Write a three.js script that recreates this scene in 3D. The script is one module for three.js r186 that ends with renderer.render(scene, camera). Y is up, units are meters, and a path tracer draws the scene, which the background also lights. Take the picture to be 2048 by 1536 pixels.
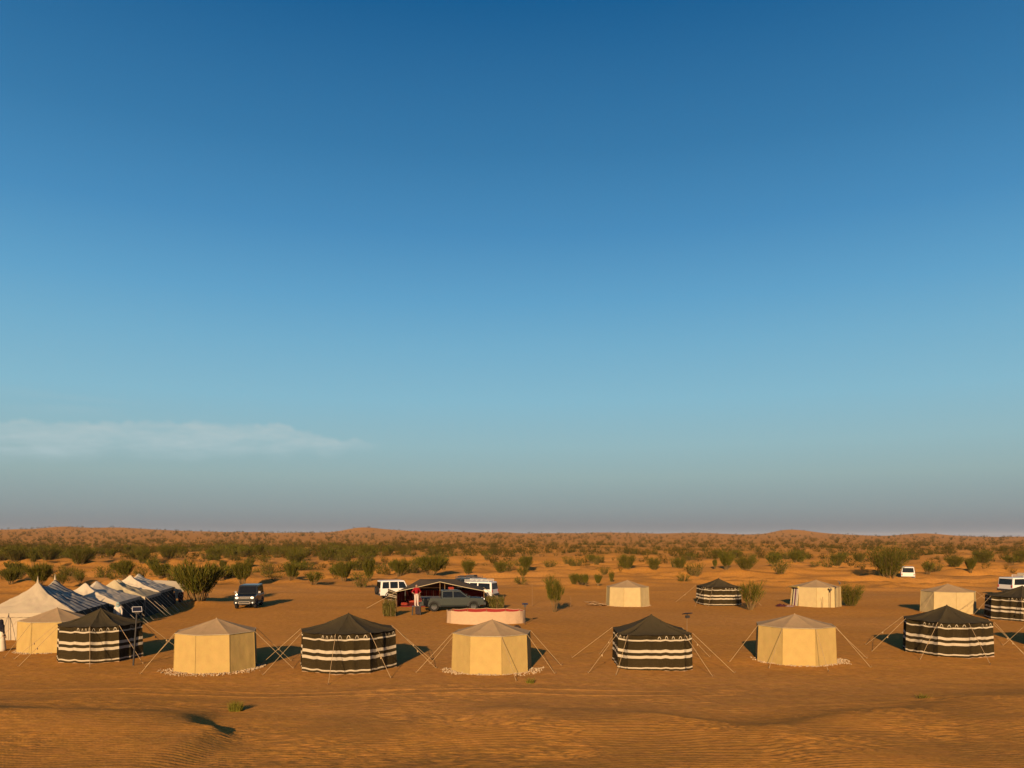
import * as THREE from 'three';
import { mergeGeometries, mergeVertices } from 'three/addons/utils/BufferGeometryUtils.js';
import { MarchingCubes } from 'three/addons/objects/MarchingCubes.js';
import { createNoise2D } from 'simplex-noise';

// ------------------------------------------------------------------ camera, sky, sun, exposure
const F = 1577, HORIZON = 1074, EYE = 6.4;           // lens length and horizon row in a 2048 x 1536 frame, eye height over the camp floor
const EXPOSURE = 2.0;
const scene = new THREE.Scene();
const camera = new THREE.PerspectiveCamera(2 * Math.atan(768 / F) * 180 / Math.PI, 4 / 3, 0.1, 9000);
camera.position.set(0, EYE, 0);
camera.lookAt(0, EYE, -100);
camera.setViewOffset(2048, 1536, 0, 768 - HORIZON, 2048, 1536);   // shifted lens: level camera, low horizon
camera.updateProjectionMatrix();

const renderer = new THREE.WebGLRenderer({ antialias: true });
renderer.setSize(1024, 768);
renderer.toneMapping = THREE.LinearToneMapping;
renderer.toneMappingExposure = EXPOSURE;
renderer.shadowMap.enabled = true;
renderer.shadowMap.type = THREE.PCFSoftShadowMap;

function rng(seed) { let s = seed >>> 0; return () => { s = (s + 0x6D2B79F5) >>> 0; let t = Math.imul(s ^ (s >>> 15), 1 | s); t = (t + Math.imul(t ^ (t >>> 7), 61 | t)) ^ t; return ((t ^ (t >>> 14)) >>> 0) / 4294967296; }; }
const nA = createNoise2D(rng(11)), nB = createNoise2D(rng(23)), nC = createNoise2D(rng(37)), nD = createNoise2D(rng(53));
const clamp = (x, a = 0, b = 1) => Math.min(b, Math.max(a, x));
const smooth = (a, b, x) => { const t = clamp((x - a) / (b - a)); return t * t * (3 - 2 * t); };
const lerp = (a, b, t) => a + (b - a) * t;
function table(xs, ys, x) { if (x <= xs[0]) return ys[0]; for (let i = 1; i < xs.length; i++) if (x <= xs[i]) { const t = (x - xs[i - 1]) / (xs[i] - xs[i - 1]); return lerp(ys[i - 1], ys[i], t * t * (3 - 2 * t) * 0.5 + t * 0.5); } return ys[ys.length - 1]; }
const toLin = (c) => { c /= 255; return c <= 0.04045 ? c / 12.92 : Math.pow((c + 0.055) / 1.055, 2.4); };

const SUN_EL = 16.5 * Math.PI / 180, SUN_AZ = 9.6 * Math.PI / 180;   // low behind the camera, a little to the left
const toSun = new THREE.Vector3(-Math.sin(SUN_AZ) * Math.cos(SUN_EL), Math.sin(SUN_EL), Math.cos(SUN_AZ) * Math.cos(SUN_EL));
{ // clear late-afternoon sky: colour by height above the horizon, one thin streak of cloud
  const W = 4096, H = 2048, data = new Float32Array(W * H * 4);
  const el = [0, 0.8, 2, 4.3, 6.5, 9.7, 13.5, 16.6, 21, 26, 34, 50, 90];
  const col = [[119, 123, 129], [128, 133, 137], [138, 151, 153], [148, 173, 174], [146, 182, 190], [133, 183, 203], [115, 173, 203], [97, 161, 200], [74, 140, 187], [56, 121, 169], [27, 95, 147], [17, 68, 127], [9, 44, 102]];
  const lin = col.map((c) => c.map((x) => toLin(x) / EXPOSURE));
  for (let j = 0; j < H; j++) {
    const e = ((j + 0.5) / H - 0.5) * 180;
    let base;
    if (e <= 0) base = lin[0]; else { let k = 1; while (k < el.length - 1 && el[k] < e) k++; const t = (e - el[k - 1]) / (el[k] - el[k - 1]); base = [0, 1, 2].map((q) => lerp(lin[k - 1][q], lin[k][q], t)); }
    for (let i = 0; i < W; i++) {
      const az = ((i + 0.5) / W - 0.5) * 360 + 90;              // degrees to the right of straight ahead
      let a = az > 180 ? az - 360 : az;
      let cl = 0;
      if (e > 0.5 && e < 16 && a > -60 && a < 0) {
        const w = nA(a * 0.16, e * 0.9) * 0.5 + nB(a * 0.5, e * 3.2) * 0.28 + nC(a * 1.6, e * 7) * 0.16;
        const top = table([-60, -38, -30, -22, -16.5, -13, -9], [6.9, 7.0, 7.3, 7.75, 7.9, 7.0, 6.85], a) + 0.18 * nB(a * 0.6, 3) + 0.05 * nC(a * 2, 1);
        const bot = table([-60, -38, -24, -16, -9], [4.8, 5.0, 5.5, 6.1, 6.55], a) + 0.35 * nA(a * 0.25, 9);
        const inside = smooth(top + 0.05, top - 0.25, e) * smooth(bot - 0.7, bot + 0.5, e);
        cl = clamp(inside * (0.62 + 0.6 * w)) * smooth(-9, -10.5, a) * smooth(-60, -50, a);
        cl += 0.14 * clamp(0.4 + nB(a * 0.1 + 7, e * 1.4)) * smooth(9.5, 8.3, e) * smooth(7.4, 8.2, e) * smooth(-20, -28, a);
      }
      cl = Math.min(1, cl);
      const k = (j * W + i) * 4;
      const cw = [0.40, 0.53, 0.56].map((x) => x / EXPOSURE);
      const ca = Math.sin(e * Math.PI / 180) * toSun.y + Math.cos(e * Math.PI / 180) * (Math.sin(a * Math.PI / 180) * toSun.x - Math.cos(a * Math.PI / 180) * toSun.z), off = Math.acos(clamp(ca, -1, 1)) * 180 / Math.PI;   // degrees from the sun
      const glow = e > 0 ? (2.4 * Math.exp(-((off / 13) ** 2)) + 0.28 * Math.exp(-((off / 22) ** 2))) / EXPOSURE : 0;  // warm glow round the unseen sun, added and strengthened to warm the shadows
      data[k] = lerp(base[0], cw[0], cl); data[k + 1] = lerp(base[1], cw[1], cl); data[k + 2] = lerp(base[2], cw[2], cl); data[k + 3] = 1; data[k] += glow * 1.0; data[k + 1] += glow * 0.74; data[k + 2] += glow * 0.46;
    }
  }
  const sky = new THREE.DataTexture(data, W, H, THREE.RGBAFormat, THREE.FloatType);
  sky.mapping = THREE.EquirectangularReflectionMapping;
  sky.magFilter = THREE.LinearFilter; sky.minFilter = THREE.LinearFilter; sky.needsUpdate = true;
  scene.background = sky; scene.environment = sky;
}
const sun = new THREE.DirectionalLight(new THREE.Color().setRGB(1, 0.67, 0.37), 5);
sun.name = 'sun';
sun.position.copy(toSun).multiplyScalar(220).add(new THREE.Vector3(0, 0, -60));
sun.target.position.set(0, 0, -60);
sun.castShadow = true; sun.shadow.mapSize.set(4096, 4096); sun.shadow.radius = 1; sun.shadow.bias = -0.0004;
Object.assign(sun.shadow.camera, { left: -110, right: 110, top: 60, bottom: -60, near: 1, far: 500 });
scene.add(sun, sun.target);

// ------------------------------------------------------------------ helpers
const taken = {};
function numbered(name) { const n = taken[name] ?? 0; taken[name] = n + 1; return n ? `${name}_${String(n).padStart(3, '0')}` : name; }
function tag(o, label, category, group, kind) { if (label) o.userData.label = label; if (category) o.userData.category = category; if (group) o.userData.group = group; if (kind) o.userData.kind = kind; return o; }
function thing(name, label, category, pos, yaw = 0, group) { const g = new THREE.Group(); g.name = numbered(name); g.position.copy(pos); g.rotation.y = yaw; tag(g, label, category, group); scene.add(g); return g; }
function part(name, geo, mat, parent, label) { const m = new THREE.Mesh(geo, mat); m.name = name; if (label) m.userData.label = label; parent.add(m); return m; }
const V = (x, y, z) => new THREE.Vector3(x, y, z);
function flat(g) { const n = g.index ? g.toNonIndexed() : g; for (const k of Object.keys(n.attributes)) if (!['position', 'normal', 'uv'].includes(k)) n.deleteAttribute(k); if (!n.attributes.uv) n.setAttribute('uv', new THREE.Float32BufferAttribute(new Float32Array(n.attributes.position.count * 2), 2)); if (!n.attributes.normal) n.computeVertexNormals(); return n; }
const join = (list) => mergeGeometries(list.map(flat));
function bar(a, b, r0, r1 = r0, sides = 6) { const d = b.clone().sub(a), g = new THREE.CylinderGeometry(r1, r0, d.length(), sides, 1); g.applyQuaternion(new THREE.Quaternion().setFromUnitVectors(V(0, 1, 0), d.clone().normalize())); g.translate((a.x + b.x) / 2, (a.y + b.y) / 2, (a.z + b.z) / 2); return g; }
function boxAt(x, y, z, w, h, d) { const g = new THREE.BoxGeometry(w, h, d); g.translate(x, y, z); return g; }
function tri(points, faces, uvs) { const g = new THREE.BufferGeometry(), p = [], t = []; for (const f of faces) for (const i of f) { p.push(points[i].x, points[i].y, points[i].z); if (uvs) t.push(uvs[i][0], uvs[i][1]); } g.setAttribute('position', new THREE.Float32BufferAttribute(p, 3)); if (uvs) g.setAttribute('uv', new THREE.Float32BufferAttribute(t, 2)); g.computeVertexNormals(); return g; }
function sheet(nu, nv, f, uvf) {                    // grid surface f(s,t) -> Vector3
  const p = [], t = [], idx = [];
  for (let j = 0; j <= nv; j++) for (let i = 0; i <= nu; i++) { const q = f(i / nu, j / nv); p.push(q.x, q.y, q.z); const w = uvf ? uvf(i / nu, j / nv) : [i / nu, j / nv]; t.push(w[0], w[1]); }
  for (let j = 0; j < nv; j++) for (let i = 0; i < nu; i++) { const a = j * (nu + 1) + i, b = a + 1, c = a + nu + 1, d = c + 1; idx.push(a, b, d, a, d, c); }
  const g = new THREE.BufferGeometry(); g.setAttribute('position', new THREE.Float32BufferAttribute(p, 3)); g.setAttribute('uv', new THREE.Float32BufferAttribute(t, 2)); g.setIndex(idx); g.computeVertexNormals(); return g;
}
function prism(q, th) {                             // four corners in order -> thin solid panel
  const n = q[1].clone().sub(q[0]).cross(q[3].clone().sub(q[0])).normalize().multiplyScalar(th), P = [...q, ...q.map((p) => p.clone().add(n))];
  return tri(P, [[0, 2, 1], [0, 3, 2], [4, 5, 6], [4, 6, 7], [0, 1, 5], [0, 5, 4], [1, 2, 6], [1, 6, 5], [2, 3, 7], [2, 7, 6], [3, 0, 4], [3, 4, 7]]);
}
function paint(w, h, draw, repeat) { const c = document.createElement('canvas'); c.width = w; c.height = h; draw(c.getContext('2d'), w, h); const t = new THREE.CanvasTexture(c); t.colorSpace = THREE.SRGBColorSpace; if (repeat) t.wrapS = t.wrapT = THREE.RepeatWrapping; return t; }
function grain(size, f) { const d = new Uint8Array(size * size * 4); for (let j = 0; j < size; j++) for (let i = 0; i < size; i++) { const c = f(i / size, j / size), k = (j * size + i) * 4; for (let q = 0; q < 3; q++) d[k + q] = clamp(c[q]) * 255; d[k + 3] = 255; } const t = new THREE.DataTexture(d, size, size); t.wrapS = t.wrapT = THREE.RepeatWrapping; t.magFilter = THREE.LinearFilter; t.needsUpdate = true; return t; }
const wrap = (n, u, v, k) => { const bu = smooth(0.8, 1, u), bv = smooth(0.8, 1, v); return lerp(lerp(n(u * k, v * k), n((u - 1) * k, v * k), bu), lerp(n(u * k, (v - 1) * k), n((u - 1) * k, (v - 1) * k), bu), bv); };
const rgb = (r, g, b) => new THREE.Color().setRGB(r, g, b);
const std = (r, g, b, rough = 0.9, more = {}) => new THREE.MeshPhysicalMaterial({ specularIntensity: rough > 0.8 ? 0.12 : 1, color: rgb(r, g, b), roughness: rough, side: THREE.DoubleSide, ...more });

// ------------------------------------------------------------------ the sand
const mounds = [];                                  // [x, z, radius, height] : sand heaped round shrubs
function crest(x, r, xs, rs, A, near, far, x0, x1, soft) {   // a dune lip: gentle on the near side, steeper beyond its crest line
  const m = smooth(x0 - soft, x0 + soft, x) * smooth(x1 + soft, x1 - soft, x); if (m <= 0) return 0;
  const s = r - table(xs, rs, x); if (s > 4 * far || s < -3 * near) return 0;
  return A * m * (s < 0 ? Math.exp(-((s / near) ** 2)) : Math.exp(-((s / far) ** 2)));
}
function height(x, z) {
  const r = -z, d = Math.hypot(x, z), q = r >= 0 ? Math.max(r, d * 0.82) : d * 0.9;
  let h = table([0, 6, 11, 16, 22, 28, 34, 42], [4.75, 3.9, 2.7, 1.46, 0.84, 0.32, 0.05, 0], q + (q > 8 && q < 34 ? 0.8 * nA(x / 14, r / 30) : 0));
  if (r > 2 && r < 40) {
    h += crest(x, r, [-40, -22, -15.4, -10.8, -9.8, -8.7, -7.7], [29, 25.5, 23.9, 23.6, 23.0, 22.3, 21.2], lerp(0.27, 0.5, smooth(-8.6, -12.5, x)), 4.5, lerp(0.85, 3.0, smooth(-9.0, -10.6, x)), -60, -7.9, 0.7);
    h += crest(x, r, [-2, 0, 4.4, 6.3, 7.3], [26.6, 26.3, 25.2, 23.3, 22.2], 0.22, 5, 1.9, -1.0, 7.1, 1.6);
    h += crest(x, r, [6.4, 7.5, 12.6, 18.7, 30], [21.2, 22.2, 25.6, 28.8, 34], 0.25, 5, 1.9, 6.9, 60, 1.0);
    h += 0.045 * nB(x / 9, r / 6) * smooth(4, 9, r) * smooth(38, 28, r);
    h += 0.010 * nC(x / 3.1, r / 2.2) * smooth(12, 20, r) * smooth(40, 30, r);
  }
  const open = smooth(84, 125, d) + smooth(28, 45, Math.abs(x) - 14 - d * 0.3) * smooth(40, 70, d);
  h += (0.06 * nA(x / 13 + 3, r / 11) + 0.012 * nD(x / 2.7, r / 2.1)) * smooth(26, 36, d) * smooth(200, 90, d);
  if (d > 30) {
    for (const [t, w] of [[2.2, -31.0], [2.2, -32.3]]) { const c = -w + 0.02 * x + 0.5 * nA(x / 17, t) - r; if (Math.abs(c) < 0.8) h += (-0.022 * Math.exp(-((c / 0.11) ** 2)) + 0.011 * Math.exp(-(((c - 0.22) / 0.11) ** 2)) + 0.011 * Math.exp(-(((c + 0.22) / 0.11) ** 2))) * smooth(6, -4, Math.abs(x + 8) - 14); }
    const c1 = r - (27.5 + 0.02 * x * x * 0.2 + x * 0.05); if (x > -2 && Math.abs(c1) < 0.8) h += -0.012 * Math.exp(-((c1 / 0.2) ** 2));
  }
  if (open > 0) {
    const rid = (1 - Math.abs(nB(x / 44 + 5, r / 19))) ** 2, rid2 = (1 - Math.abs(nC(x / 21, r / 10 + 8))) ** 2;
    const o = Math.min(1, open) * smooth(2600, 500, d);
    h += o * (1.15 * (rid - 0.35) + 0.4 * (rid2 - 0.35) + 0.9 * nD(x / 120, r / 70));
  }
  if (d > 200 && r > 0) {
    const u = 1024 + F * x / r, rise = lerp(20.5, lerp(16, 6, smooth(1024, 2048, u)), smooth(0, 1024, u));
    h += rise * smooth(230, 2300, d) ** 1.2;
    if (d > 1200) { for (const [c, hh, w, c0] of [[60, 4, 70, 2050], [130, 9, 48, 2050], [225, 9, 62, 2100], [330, 4, 70, 2150], [722, 13, 44, 2100], [800, 7, 70, 2150], [905, 5, 40, 2250], [1000, 3, 40, 2250], [1230, 5, 60, 2300], [1400, 5, 60, 2300], [1580, 14, 48, 2200], [1660, 6, 60, 2250], [1850, 9, 55, 2250]]) h += hh * Math.exp(-(((u - c) / w) ** 2) - (((d - c0) / 240) ** 2)); h += 1.6 * nA(x / 160, d / 200) * smooth(1200, 1800, d); }
    h -= 60 * smooth(2600, 5200, d);
  }
  for (const [mx, mz, mr, mh] of mounds) { const e = (x - mx) ** 2 + (z - mz) ** 2; if (e < 9 * mr * mr) h += mh * Math.exp(-e / (mr * mr)); }
  return h;
}
function ripple(x, z) {                             // wind ripples, only where the mesh is fine enough to carry them
  const r = -z; if (r < 6 || r > 46) return 0;
  const a = smooth(-0.35, 0.3, nA(x / 7 + 30, r / 5)) * 0.5 + 0.5, turn = 0.45 * nB(x / 18, r / 18) + 0.015 * x;
  let ph = (r + turn * x * 0.35 + 0.42 * nC(x / 4.2, r / 5.2) + 0.05 * nD(x / 0.9, r / 1.3)) / 0.31;
  const f = ph - Math.floor(ph), w = f < 0.65 ? f / 0.65 : (1 - f) / 0.35;
  let h = 0.017 * a * (w * w * (3 - 2 * w) - 0.5) * smooth(34, 25, r);
  ph = (r + 0.12 * x + 1.3 * nB(x / 4, r / 3) + 0.4 * nD(x / 1.1, r / 0.9)) / 0.46;
  const b = smooth(0.0, 0.5, nC(x / 8 + 50, r / 6)) * smooth(15, 20, r) * smooth(46, 38, r);
  h += 0.017 * b * (Math.sin(ph * 6.283) * 0.5 + 0.25 * nA(x / 0.5, r / 0.35));
  h += 0.006 * smooth(0.1, 0.6, nD(x / 6, r / 5 + 20)) * nB(x / 0.42, r / 0.36) * smooth(10, 18, r);
  return h;
}
// the point of the sand seen at a place in the photograph
function spot(u, v) {
  const k = (u - 1024) / F, s = (v - HORIZON) / F; let r0 = 3, f0 = 1;
  for (let r = 3; r < 4000; r *= 1.01) { const f = EYE - s * r - height(k * r, -r); if (f <= 0) { let a = r0, b = r; for (let i = 0; i < 24; i++) { const m = (a + b) / 2; if (EYE - s * m - height(k * m, -m) > 0) a = m; else b = m; } return V(k * b, height(k * b, -b), -b); } r0 = r; f0 = f; }
  return V(k * 1500, 0, -1500);
}
const onSand = (x, z) => V(x, height(x, z), z);
function place(u, r) { const x = (u - 1024) / F * r; return onSand(x, -r); }
const R = (v) => F * EYE / (v - HORIZON);           // distance of level camp ground seen on row v

// shrubs of the near ground, read off the photograph: column, base row, width, height in its pixels, kind, label
const nearShrubs = [
  [396, 1208, 112, 88, 'broom', 'large upright broom bush beside the white awning, left of the dark 4x4'],
  [1776, 1158, 90, 72, 'dome', 'largest dense green bush on an orange sand mound, hiding a white car'],
  [1501, 1220, 66, 66, 'sparse', 'sparse yellow-green broom bush right of the small far black tent'],
  [1702, 1212, 58, 52, 'dome', 'green bush against the right side of the cream tent with the open door'],
  [1109, 1224, 44, 72, 'tree', 'small tree-like bush with bare pale stems left of the firewood pile'],
  [485, 1172, 44, 52, 'broom', 'upright bush just behind the roof of the dark 4x4'],
  [582, 1164, 30, 40, 'broom', 'small rounded bush on bare sand right of the dark 4x4'],
  [688, 1166, 42, 46, 'broom', 'upright bush left of the white boxy 4x4, farther of two'],
  [738, 1166, 34, 52, 'broom', 'narrow upright bush directly behind the white boxy 4x4'],
  [800, 1156, 44, 40, 'broom', 'olive bush behind the left end of the lounge tent roof'],
  [862, 1156, 76, 44, 'broom', 'wide dark bush behind the ridge of the lounge tent'],
  [936, 1150, 32, 32, 'dome', 'round green bush above the roof rack of the dark vehicle'],
  [1000, 1147, 32, 26, 'dome', 'low round bush alone on sand right of the roof racks'],
  [1052, 1144, 34, 34, 'broom', 'bush on the slope between round bush and tree-like bush'],
  [1040, 1172, 36, 22, 'low', 'low ragged shrub right of the white wagon with roof rack'],
  [1046, 1160, 30, 28, 'sparse', 'thin ragged shrub up-slope right of the white wagon'],
  [1100, 1176, 36, 28, 'low', 'low green clump directly behind the tree-like bush'],
  [1148, 1172, 26, 26, 'dome', 'small dark bush between tree-like bush and far cream tent'],
  [1172, 1175, 12, 26, 'broom', 'thin short bush, third left of the far cream tent'],
  [1196, 1174, 18, 26, 'broom', 'thin short bush, second left of the far cream tent'],
  [1223, 1166, 14, 24, 'dome', 'small green bush just behind the far cream tent'],
  [1253, 1140, 48, 36, 'dome', 'large round dark bush behind the far cream tent peak'],
  [1308, 1142, 34, 30, 'dome', 'olive bush right of the large round bush behind the cream tent'],
  [1360, 1139, 34, 26, 'dome', 'compact paired bush left of the small far black tent'],
  [1368, 1166, 36, 22, 'low', 'pale green sprawling shrub left of the small far black tent'],
  [1452, 1142, 34, 40, 'broom', 'tall bush behind the small far black tent peak'],
  [1492, 1141, 54, 32, 'dome', 'wide dark bush right of the small far black tent peak'],
  [1430, 1141, 10, 22, 'broom', 'thin dark bush up-slope of the small far black tent'],
  [1548, 1124, 28, 24, 'dome', 'bush in the middle distance left of the open-door cream tent'],
  [1590, 1127, 26, 24, 'broom', 'bush in the middle distance above the open-door cream tent'],
  [1674, 1133, 36, 28, 'dome', 'dark round bush on the slope left of the largest bush'],
  [1718, 1126, 30, 22, 'dome', 'yellowish bush just left of the largest bush'],
  [1910, 1136, 44, 26, 'dome', 'broad dark bush right of the half-hidden white car'],
  [1941, 1148, 24, 34, 'broom', 'narrow upright bush in front of the broad dark bush'],
  [1968, 1128, 46, 30, 'dome', 'dark bush behind the narrow upright bush on the right'],
  [2042, 1125, 30, 26, 'dome', 'dark bush cut by the right edge of the picture'],
  [22, 1172, 36, 36, 'broom', 'upright bush at the far left edge behind the big marquee'],
  [80, 1176, 56, 52, 'broom', 'bush behind the twin peaks of the big marquee'],
  [66, 1140, 22, 44, 'tree', 'tall narrow bush above the left slope of the big marquee'],
  [122, 1178, 32, 30, 'sparse', 'thin brown-green bush right of the big marquee peaks'],
  [160, 1172, 26, 28, 'sparse', 'thin brown-green bush behind the second marquee peaks'],
  [250, 1162, 42, 44, 'broom', 'upright bush behind the fourth marquee peaks'],
  [322, 1160, 44, 36, 'broom', 'bush above the white awning left of the large broom bush'],
  [446, 1142, 16, 22, 'broom', 'small bush on the dune behind the large broom bush'],
  [160, 1132, 70, 44, 'dome', 'big dark green bush on the low dune crest at left'],
  [30, 1126, 60, 36, 'dome', 'big dark green bush at the left edge on the dune crest'],
  [96, 1124, 60, 36, 'dome', 'wide green bush, second from the left on the dune crest'],
  [286, 1128, 34, 38, 'dome', 'dark green bush behind the upright bush of the fourth marquee'],
  [336, 1120, 50, 32, 'dome', 'wide green bush on the far crest above the white awning'],
  [430, 1120, 40, 28, 'dome', 'green bush on the far crest above the large broom bush'],
  [518, 1112, 22, 24, 'broom', 'small upright bush on the far crest above the dark 4x4'],
  [590, 1132, 50, 32, 'dome', 'broad green bush on the sand right above the dark 4x4'],
  [500, 1136, 26, 24, 'dome', 'dark bush beside the dune right of the large broom bush'],
  [732, 1118, 36, 32, 'dome', 'green bush on the crest above the white boxy 4x4'],
];
const shrubSpots = nearShrubs.map(([u, v, w, h, kind, label]) => { const p = spot(u, v), k = -p.z / F; return { x: p.x, z: p.z, w: w * k, h: h * k, kind, label, u }; });
for (const s of shrubSpots) { const r = -s.z; if (r < 92 && s.label.includes('awning, left')) mounds.push([s.x, s.z, s.w * 0.42, 0.3]); else if (s.w > 5) mounds.push([s.x, s.z, s.w * 0.55, 0.45]); else if (r > 85) mounds.push([s.x, s.z, s.w * 0.7, 0.22]); }

{ // one sheet from behind the camera to the horizon, finest where the photograph looks
  const rings = [0.5, 1, 1.6, 2.4, 3.4, 4.6, 5.8, 6.8, 7.6, 8.2, 8.6];
  let r = 9; while (r < 16.5) { rings.push(r); r += 0.12; } while (r < 34) { rings.push(r); r += 0.036; } while (r < 46) { rings.push(r); r += 0.075; } while (r < 95) { rings.push(r); r *= 1.0045; } while (r < 600) { rings.push(r); r *= 1.0095; } while (r < 7000) { rings.push(r); r *= 1.022; }
  const angs = []; for (let a = -0.66; a <= 0.66; a += 0.0036) angs.push(a); for (let a = 0.70; a < 2 * Math.PI - 0.68; a += 0.055) angs.push(a);
  const nr = rings.length, na = angs.length, pos = new Float32Array((nr * na + 1) * 3), uv = new Float32Array((nr * na + 1) * 2), colr = new Float32Array((nr * na + 1) * 3), idx = [];
  const put = (k, x, z) => {
    const d = Math.hypot(x, z);
    pos[3 * k] = x; pos[3 * k + 1] = height(x, z) + ripple(x, z); pos[3 * k + 2] = z; uv[2 * k] = x / 5.3; uv[2 * k + 1] = z / 5.3;
    const a = nA(x / 38 + 9, z / 26) * 0.5 + nB(x / 9, z / 5) * 0.3 + nC(x / 2.3, z / 1.4) * 0.2, b = nD(x / 60, z / 33);   // lighter drifted and darker coarse sand
    const m = 1 + 0.11 * a, w = smooth(0.1, 0.8, b) * 0.5;
    colr[3 * k] = 0.415 * m; colr[3 * k + 1] = (0.190 + 0.014 * w) * m; colr[3 * k + 2] = (0.038 + 0.020 * w) * m;
  };
  rings.forEach((q, i) => angs.forEach((a, j) => put(i * na + j, Math.sin(a) * q, -Math.cos(a) * q)));
  const mid = nr * na; put(mid, 0, 0);
  for (let j = 0; j < na; j++) { const j2 = (j + 1) % na; idx.push(mid, j, j2); for (let i = 0; i < nr - 1; i++) { const a = i * na + j, b = i * na + j2, c = a + na, d = b + na; idx.push(a, c, d, a, d, b); } }
  const g = new THREE.BufferGeometry(); g.setAttribute('position', new THREE.BufferAttribute(pos, 3)); g.setAttribute('uv', new THREE.BufferAttribute(uv, 2)); g.setAttribute('color', new THREE.BufferAttribute(colr, 3)); g.setIndex(idx); g.computeVertexNormals();
  if (g.attributes.normal.array[1] < 0) { for (let i = 0; i < idx.length; i += 3) { const t = idx[i + 1]; idx[i + 1] = idx[i + 2]; idx[i + 2] = t; } g.setIndex(idx); g.computeVertexNormals(); }
  const R0 = rng(5), map = grain(1024, (u, v) => { const n = 0.90 + 0.05 * wrap(nA, u, v, 9) + 0.035 * wrap(nB, u, v, 31) + 0.03 * (R0() - 0.5); return [n, n * (1 + 0.015 * wrap(nC, u, v, 6)), n * (1 + 0.04 * wrap(nD, u, v, 7))]; });
  map.colorSpace = THREE.SRGBColorSpace;
  const bump = grain(1024, (u, v) => { const n = 0.5 + 0.25 * wrap(nC, u, v, 14) + 0.2 * wrap(nD, u, v * 1.0, 40) + 0.1 * (R0() - 0.5); return [n, n, n]; });
  const sand = new THREE.Mesh(g, new THREE.MeshPhysicalMaterial({ specularIntensity: 0.05, vertexColors: true, map, bumpMap: bump, bumpScale: 0.010, roughness: 1 }));
  sand.name = 'desert_sand'; tag(sand, 'rippled orange desert sand with low dunes and tyre tracks', 'sand', null, 'structure'); scene.add(sand);
  console.log('sand', idx.length / 3);
}

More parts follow.
